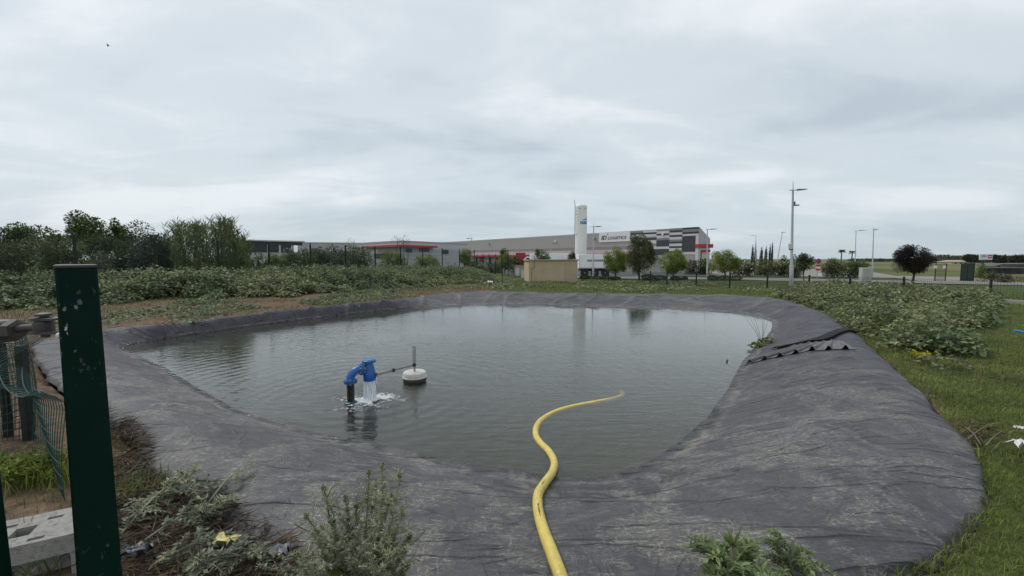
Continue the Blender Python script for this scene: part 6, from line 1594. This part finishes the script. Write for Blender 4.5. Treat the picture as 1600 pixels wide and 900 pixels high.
# dead stalks heaped in the near left corner
def lying(n, keep, x0, x1, y0, y1, L0, L1, w, zmax, rng):
    x, y = rng.uniform(x0, x1, n), rng.uniform(y0, y1, n); k = keep(x, y); x, y = x[k], y[k]; m = len(x)
    z = np.array([surf(a, b) for a, b in zip(x, y)]) + rng.random(m) * zmax; a = rng.normal(.5, .9, m) + np.where(rng.random(m) < .5, math.pi, 0)
    ax = np.stack([np.cos(a), np.sin(a), rng.normal(0, .22, m)], 1); ln = rng.uniform(L0, L1, m); return leaves(np.stack([x, y, z], 1) - unit(ax) * ln[:, None] * .5, ax, ln, w, rng, .5, .1)
near_l = [(170, 640), (205, 655), (238, 690), (235, 735), (300, 760), (352, 772), (395, 815), (470, 850), (520, 905), (520, 960), (120, 960), (160, 760)]
def keep_nl(x, y): u_, v_ = proj(x, y, .03); return in_poly(u_, v_, near_l) & (vnoise(x, y, 3.3, 33) > .25)
rng = np.random.default_rng(90); parts = [lying(24000, keep_nl, -4.4, -.4, 1.4, 5, .05, .26, .007, .085, rng), lying(3200, keep_nl, -4.4, -.4, 1.4, 5, .03, .09, .03, .07, rng)]
sk = [(1495, 650), (1530, 655), (1570, 680), (1530, 700), (1505, 690)]
def keep_sk(x, y): u_, v_ = proj(x, y, .03); return in_poly(u_, v_, sk)
parts.append(lying(9000, keep_sk, 2, 7, 2, 6, .08, .25, .01, .06, rng))
ed = lambda x, y: (np.abs(over_rim(x, y) - .05) < .14) & (vnoise(x, y, 1.1, 34) > .6) & ((x > 2) | (y > 8))
parts.append(lying(9000, ed, -12, 10, 1.5, 20, .05, .22, .012, .05, rng))
v, f = join(parts); tag(mesh_np('dead_weeds', v, f, LEAF['dead']), 'brown heap of dead pulled weeds and stalks at the liner edge', kind='stuff')
# twigs
for k, (a, b, lab) in enumerate((((1512, 690), (1552, 664), 'pale stick lying highest on the dead weeds beside the right liner edge'), ((1508, 672), (1533, 697), 'pale stick crossing beneath the others at the right liner edge'), ((1540, 700), (1566, 676), 'short pale stick right of the crossed sticks'))):
    p0, p1 = P(*a, .05), P(*b, .07); p0[2], p1[2] = gz(p0[0], p0[1]) + .05, gz(p1[0], p1[1]) + .06
    mb = MB(); mb.tube(smooth_path([p0, (p0 + p1) / 2 + [0, 0, .02], p1], 6), np.linspace(.006, .003, 6), 6); o = mb.build('stick', mat('stick_pale', (.15, .115, .08), .9, var=.2), None, True); tag(o, lab, 'stick', 'sticks at the right liner edge')

# ------------------------------------------------------------------ plants close to the lens
def spiny_leaf(base, d, length, width, rng, droop=.5, lobes=9):
    """pinnate thistle leaf: a midrib strip and pairs of pointed lobes"""
    base, d = np.array(base, float), unit(np.array(d, float)); t = np.linspace(0, 1, lobes + 2); sd = unit(np.cross(d, [0, 0, 1.0]) + rng.normal(0, .15, 3)); pp = []
    for k in t: pp.append(base + d * length * k - np.array([0, 0, 1.0]) * droop * length * k * k * .6)
    pp = np.array(pp); out = []
    n = len(pp); tang = unit(np.gradient(pp, axis=0)); rib = .10 * width * (1 - .7 * t)[:, None]
    v = np.stack([pp - sd * rib, pp + sd * rib], 1).reshape(-1, 3); i = np.arange(n - 1) * 2
    out.append((v, np.concatenate([np.stack([i, i + 1, i + 3], 1), np.stack([i, i + 3, i + 2], 1)])))
    for s_ in (-1, 1):
        q = pp[1:]; wv = width * np.sin(np.clip(t[1:] * 1.02, 0, 1) * math.pi * .86 + .3) * rng.uniform(.7, 1.25, n - 1)
        ax = s_ * sd + tang[1:] * .55 + np.array([0, 0, .35]) + rng.normal(0, .22, (n - 1, 3)); out.append(leaves(q, ax, np.maximum(wv, .012), np.maximum(wv, .012) * .26, rng, .5, .2))
        ax2 = s_ * sd * .8 - tang[1:] * .3 + np.array([0, 0, .5]) + rng.normal(0, .25, (n - 1, 3)); out.append(leaves(q, ax2, np.maximum(wv, .012) * .6, np.maximum(wv, .012) * .25, rng, .5, .2))
    out.append(leaves(pp[-1:], tang[-1:], .25 * width + .02, .02, rng))
    return join(out)
def thistle(name, lab, c, spread, height, nleaf, seed, bud=True, mat_='thistle', group=None):
    rng = np.random.default_rng(seed); c = np.array(c, float); t = thing(name, lab, 'plant', c, group); parts = []
    for k in range(nleaf):
        a = 2.4 * k + rng.normal(0, .3); e_ = rng.uniform(.25, 1.5); h0 = rng.uniform(0, .55) * height
        parts.append(spiny_leaf(c + [0, 0, h0], (math.cos(a), math.sin(a), e_), spread * rng.uniform(.6, 1.1), spread * .22, rng, .75, 19))
    v, f = join(parts); mesh_np('foliage', v, f, LEAF[mat_], t)
    mb = MB(); mb.tube([c - [0, 0, .05], c + [0, 0, height * .8]], [.014, .008], 7); mb.build('stem', LEAF['silver'], t)
    if bud:
        n = 46; a = rng.uniform(0, 6.28, n); ax = np.stack([np.cos(a) * .8, np.sin(a) * .8, rng.uniform(.3, 1.6, n)], 1); v, f = leaves(np.tile(c + [0, 0, height * .78], (n, 1)), ax, rng.uniform(.05, .11, n), .008, rng, .2); mesh_np('bud', v, f, LEAF['thistle'], t)
    return t
def foot(px, py_top, D, h):                                    # ground point whose plant of height h reaches py_top
    q = S(px, py_top, D); return (q[0], D, q[2] - h)
def stand(px, D): x = kx(px) * D * 1.0; return np.array([x, D, surf(x, D)])
tq = stand(1165, 1.72); thistle('thistle_plant', 'large spiny thistle rosette at the lower edge right of the hose', tq, .30, .34, 34, 1)
tq = stand(1262, 1.83); thistle('thistle_plant', 'smaller thistle tuft just right of the large spiny rosette', tq, .20, .26, 18, 2, False)
tq = stand(1046, 1.62); thistle('thistle_plant', 'small thistle tip showing between the hose and the large rosette', tq, .14, .17, 12, 3, False)
# bushy weed in the middle foreground
rng = np.random.default_rng(95); c = np.array([kx(545) * 1.72, 1.72, surf(kx(545) * 1.72, 1.72)])
bw = thing('bushy_weed', 'tall bushy grey green weed with pale buds in the foreground', 'plant', c)
mbs = MB(); parts = []; buds = []
tips = [(598, 728, 1.74), (625, 742, 1.78), (577, 738, 1.72), (506, 762, 1.70), (540, 778, 1.74), (557, 790, 1.68), (612, 775, 1.80), (630, 800, 1.70), (585, 760, 1.80), (478, 806, 1.68), (520, 815, 1.62), (640, 838, 1.74), (565, 812, 1.6), (600, 820, 1.6), (497, 842, 1.6), (465, 862, 1.66), (530, 850, 1.55), (620, 862, 1.58), (575, 850, 1.52), (640, 880, 1.62), (450, 890, 1.6), (545, 872, 1.5), (490, 880, 1.52), (600, 885, 1.48)]
for k, (px, py, D) in enumerate(tips):
    tp_ = S(px, py, D); b0 = c + np.array([rng.normal(0, .04), rng.normal(0, .03), 0]); mid = b0 * .55 + tp_ * .45 + np.array([(tp_[0] - c[0]) * .18, 0, .02]) + rng.normal(0, .012, 3)
    pth = smooth_path([b0, mid, tp_], 16); mbs.tube(pth, np.linspace(.006, .0022, 16), 5)
    n = 230 if k < 12 else 210; tt = rng.uniform(.12, 1, n) ** .8; q = np.array([np.interp(tt, np.linspace(0, 1, 16), pth[:, i]) for i in range(3)]).T; a = rng.uniform(0, 6.28, n)
    ax = np.stack([np.cos(a), np.sin(a), rng.uniform(.1, 1.1, n)], 1); ln = rng.uniform(.012, .034, n) * np.interp(tt, [0, .6, 1], [1.7, 1.1, .75]); parts.append(leaves(q, ax, ln, ln * .26, rng, .4, .3))
    for j in range(10):                                        # side twigs
        s0 = pth[rng.integers(5, 14)]; a = rng.uniform(0, 6.28); e_ = s0 + np.array([math.cos(a), math.sin(a), rng.uniform(.3, 1.5)]) * rng.uniform(.05, .13); tw = smooth_path([s0, (s0 + e_) / 2 + rng.normal(0, .006, 3), e_], 6); mbs.tube(tw, .0018, 4)
        n = 46; q = tw[rng.integers(0, 6, n)] + rng.normal(0, .004, (n, 3)); a2 = rng.uniform(0, 6.28, n); ax = np.stack([np.cos(a2), np.sin(a2), rng.uniform(0, 1, n)], 1); ln = rng.uniform(.01, .026, n); parts.append(leaves(q, ax, ln, ln * .28, rng, .4, .3))
    if k < 12: buds.append(lobe_leaves([(*tp_, .012, .012, .018)], 60, .012, rng, .5))
v, f = join(parts); fo = mesh_np('foliage', v, f, LEAF['silver'], bw); mbs.build('stem', LEAF['silver'], bw); v, f = join(buds); tag(mesh_np('bud', v, f, LEAF['thistle'], bw), kind='stuff')
v, f = join([leaves(c + rng.normal(0, .05, (40, 3)) * [1.6, .6, 0] + np.stack([np.zeros(40), np.full(40, -.03), rng.uniform(.15, .38, 40)], 1), rng.normal(0, 1, (40, 3)), .085, .05, rng, .2, .4)]); tag(mesh_np('broad_leaf', v, f, LEAF['lime'], bw), kind='stuff')
tq = stand(455, 1.72); thistle('leafy_weed', 'leafy green weed at the left foot of the bushy weed', tq, .13, .14, 14, 7, False)
# pulled thistles lying wilted
for k, (pa, pb, hz, lab) in enumerate((((188, 832), (300, 752), .10, 'wilted pulled thistle lying nearest the gate post'), ((215, 850), (345, 800), .10, 'wilted pulled thistle with silvery leaves across the heap'), ((240, 880), (372, 850), .09, 'wilted pulled thistle low on the heap by the yellow wrapper'), ((318, 792), (388, 742), .05, 'thin wilted stalk reaching out over the liner'), ((200, 800), (330, 770), .07, 'wilted pulled thistle at the upper edge of the heap'), ((270, 905), (400, 875), .09, 'wilted pulled thistle at the bottom edge of the picture'))):
    rng = np.random.default_rng(400 + k); a, b = P(*pa, .05), P(*pb, .05); a[2], b[2] = surf(a[0], a[1]) + .05, surf(b[0], b[1]) + hz
    t = thing('pulled_thistle', lab, 'plant', (a[0], a[1], surf(a[0], a[1])), 'pulled thistles in the heap'); pth = smooth_path([a, (a + b) / 2 + [0, 0, .05], b], 14)
    mb = MB(); mb.tube(pth, np.linspace(.007, .003, 14), 6); mb.build('stalk', LEAF['silver'], t); parts = []; thin = k == 3
    for j in range(9 if thin else 26):
        i = rng.integers(1, 14); d = unit(pth[min(i + 1, 13)] - pth[i - 1]); parts.append(spiny_leaf(pth[i], d * .6 + rng.normal(0, .7, 3) + [0, 0, .25], rng.uniform(.05, .08) if thin else rng.uniform(.08, .17), .03 if thin else .045, rng, .9, 7))
    v, f = join(parts); mesh_np('foliage', v, f, LEAF['silver'], t)
# green plants by the block and the fence
def tuft(name, lab, c, n, h, w, lean, mat_, seed):
    rng = np.random.default_rng(seed); c = np.array(c, float); p = c + np.stack([rng.normal(0, w, n), rng.normal(0, w, n), np.zeros(n)], 1); v, f = blades(p, h * rng.uniform(.5, 1.2, n), .006, lean, rng); o = mesh_np(name, v, f, LEAF[mat_]); return tag(o, lab, 'plant')
rng = np.random.default_rng(97); q = P(22, 752); lw = thing('leafy_clump', 'fresh green leafy plant growing behind the concrete block', 'plant', q); parts = []
for k in range(64):
    a = rng.uniform(0, 6.28); parts.append(spiny_leaf(q + np.array([rng.normal(0, .12), rng.normal(0, .07), .02]), (math.cos(a) * .7, math.sin(a) * .7, 1.5), rng.uniform(.14, .30), .075, rng, .5, 7))
v, f = join(parts); mesh_np('foliage', v, f, LEAF['lime'], lw); mb = MB(); mb.tube([q - [0, 0, .05], q + [0, 0, .15]], .008, 6); mb.build('stem', LEAF['lime'], lw)
tuft('grass_tuft', 'long grass blades growing out of the concrete block', (bo_[0] - .045, bo_[1] - .01, .05), 40, .24, .02, .9, 'grassd', 501)
tuft('grass_tuft', 'long green grass before the concrete block at the lower left', P(60, 890), 160, .20, .10, .8, 'grass', 502)
tuft('grass_tuft', 'dry yellowish grass tuft between post and liner', P(208, 770), 420, .11, .10, .9, 'grassd', 503)
tuft('grass_tuft', 'green grass tuft under the slumped wire fence', P(95, 745), 380, .20, .12, .6, 'grass', 504)
# water-side weed and yellow flowers
q = P(1195, 541, W + .03); q[2] = max(surf(q[0], q[1]), W) ; rng = np.random.default_rng(98)
t = thing('waterside_weed', 'small green weed with thin twigs growing at the waterline by the liner flap', 'plant', q)
v, f = join([weed_clump(q + np.array([dx, dy, -.02]), .13, hh_, 60, .06, rng) for dx, dy, hh_ in ((0, 0, .16), (.12, .05, .17), (-.16, -.08, .08), (-.26, -.14, .06))]); mesh_np('foliage', v, f, LEAF['grass'], t)
mb = MB()
for k in range(7): a = rng.normal(0, .08, 2); mb.tube([q + [-.03, .05, 0], q + [-.03 + a[0], .05 + a[1], .30], q + [-.03 + a[0] * 2.2, .05 + a[1] * 2, .55]], [.004, .003, .002], 4)
mb.build('twig', M_BARK, t)
q = P(1441, 565); q[2] = gz(q[0], q[1]); t = thing('yellow_flower', 'small patch of bright yellow flowers at the edge of the right weeds', 'plant', q); mb = MB(); pts_ = q + np.stack([rng.normal(0, .11, 26), rng.normal(0, .05, 26), rng.uniform(.10, .16, 26)], 1)
for p in pts_: mb.tube([(p[0], p[1], q[2]), tuple(p)], .003, 4)
mb.build('stem', LEAF['grass'], t); v, f = leaves(np.repeat(pts_, 7, 0), rng.normal(0, 1, (182, 3)) + [0, 0, .6], .03, .022, rng); mesh_np('blossom', v, f, LEAF['yellow'], t)
for k, (px, py, lab) in enumerate(((1468, 545, 'bushy grey green weed at the tip of the right weeds above the flowers'), (1520, 505, 'dark leafy weed at the right end of the weeds'), (1325, 480, 'dark leafy weed overhanging the liner edge'))):
    q = P(px, py, .05); rng = np.random.default_rng(510 + k); q[2] = gz(q[0], q[1]); t = thing('leafy_weed', lab, 'plant', q, 'single weeds on the right bank')
    v, f = join([weed_clump(q + np.array([rng.normal(0, .2), rng.normal(0, .2), 0]), .32, rng.uniform(.3, .46), 120, .09, rng) for _ in range(5)]); mesh_np('foliage', v, f, LEAF['weed'], t); mb = MB()
    for j in range(5): a = rng.normal(0, .12, 2); mb.tube([q, q + [a[0], a[1], .3]], .006, 5)
    mb.build('stem', LEAF['weed'], t)

# ------------------------------------------------------------------ thin air haze over the plain
m, N, L = nt('haze_air'); o_ = N.new('ShaderNodeOutputMaterial'); pv = N.new('ShaderNodeVolumePrincipled')
pv.inputs['Color'].default_value = (.82, .88, .95, 1); pv.inputs['Density'].default_value = .00005; L.new(pv.outputs[0], o_.inputs['Volume'])
HAZE = True
if HAZE:
    mb = MB(); mb.box((-9800, 15000), (-9800, 9800), (-8, 185)); o = mb.build('haze', m); tag(o, 'thin pale haze in the air over the plain', kind='stuff')
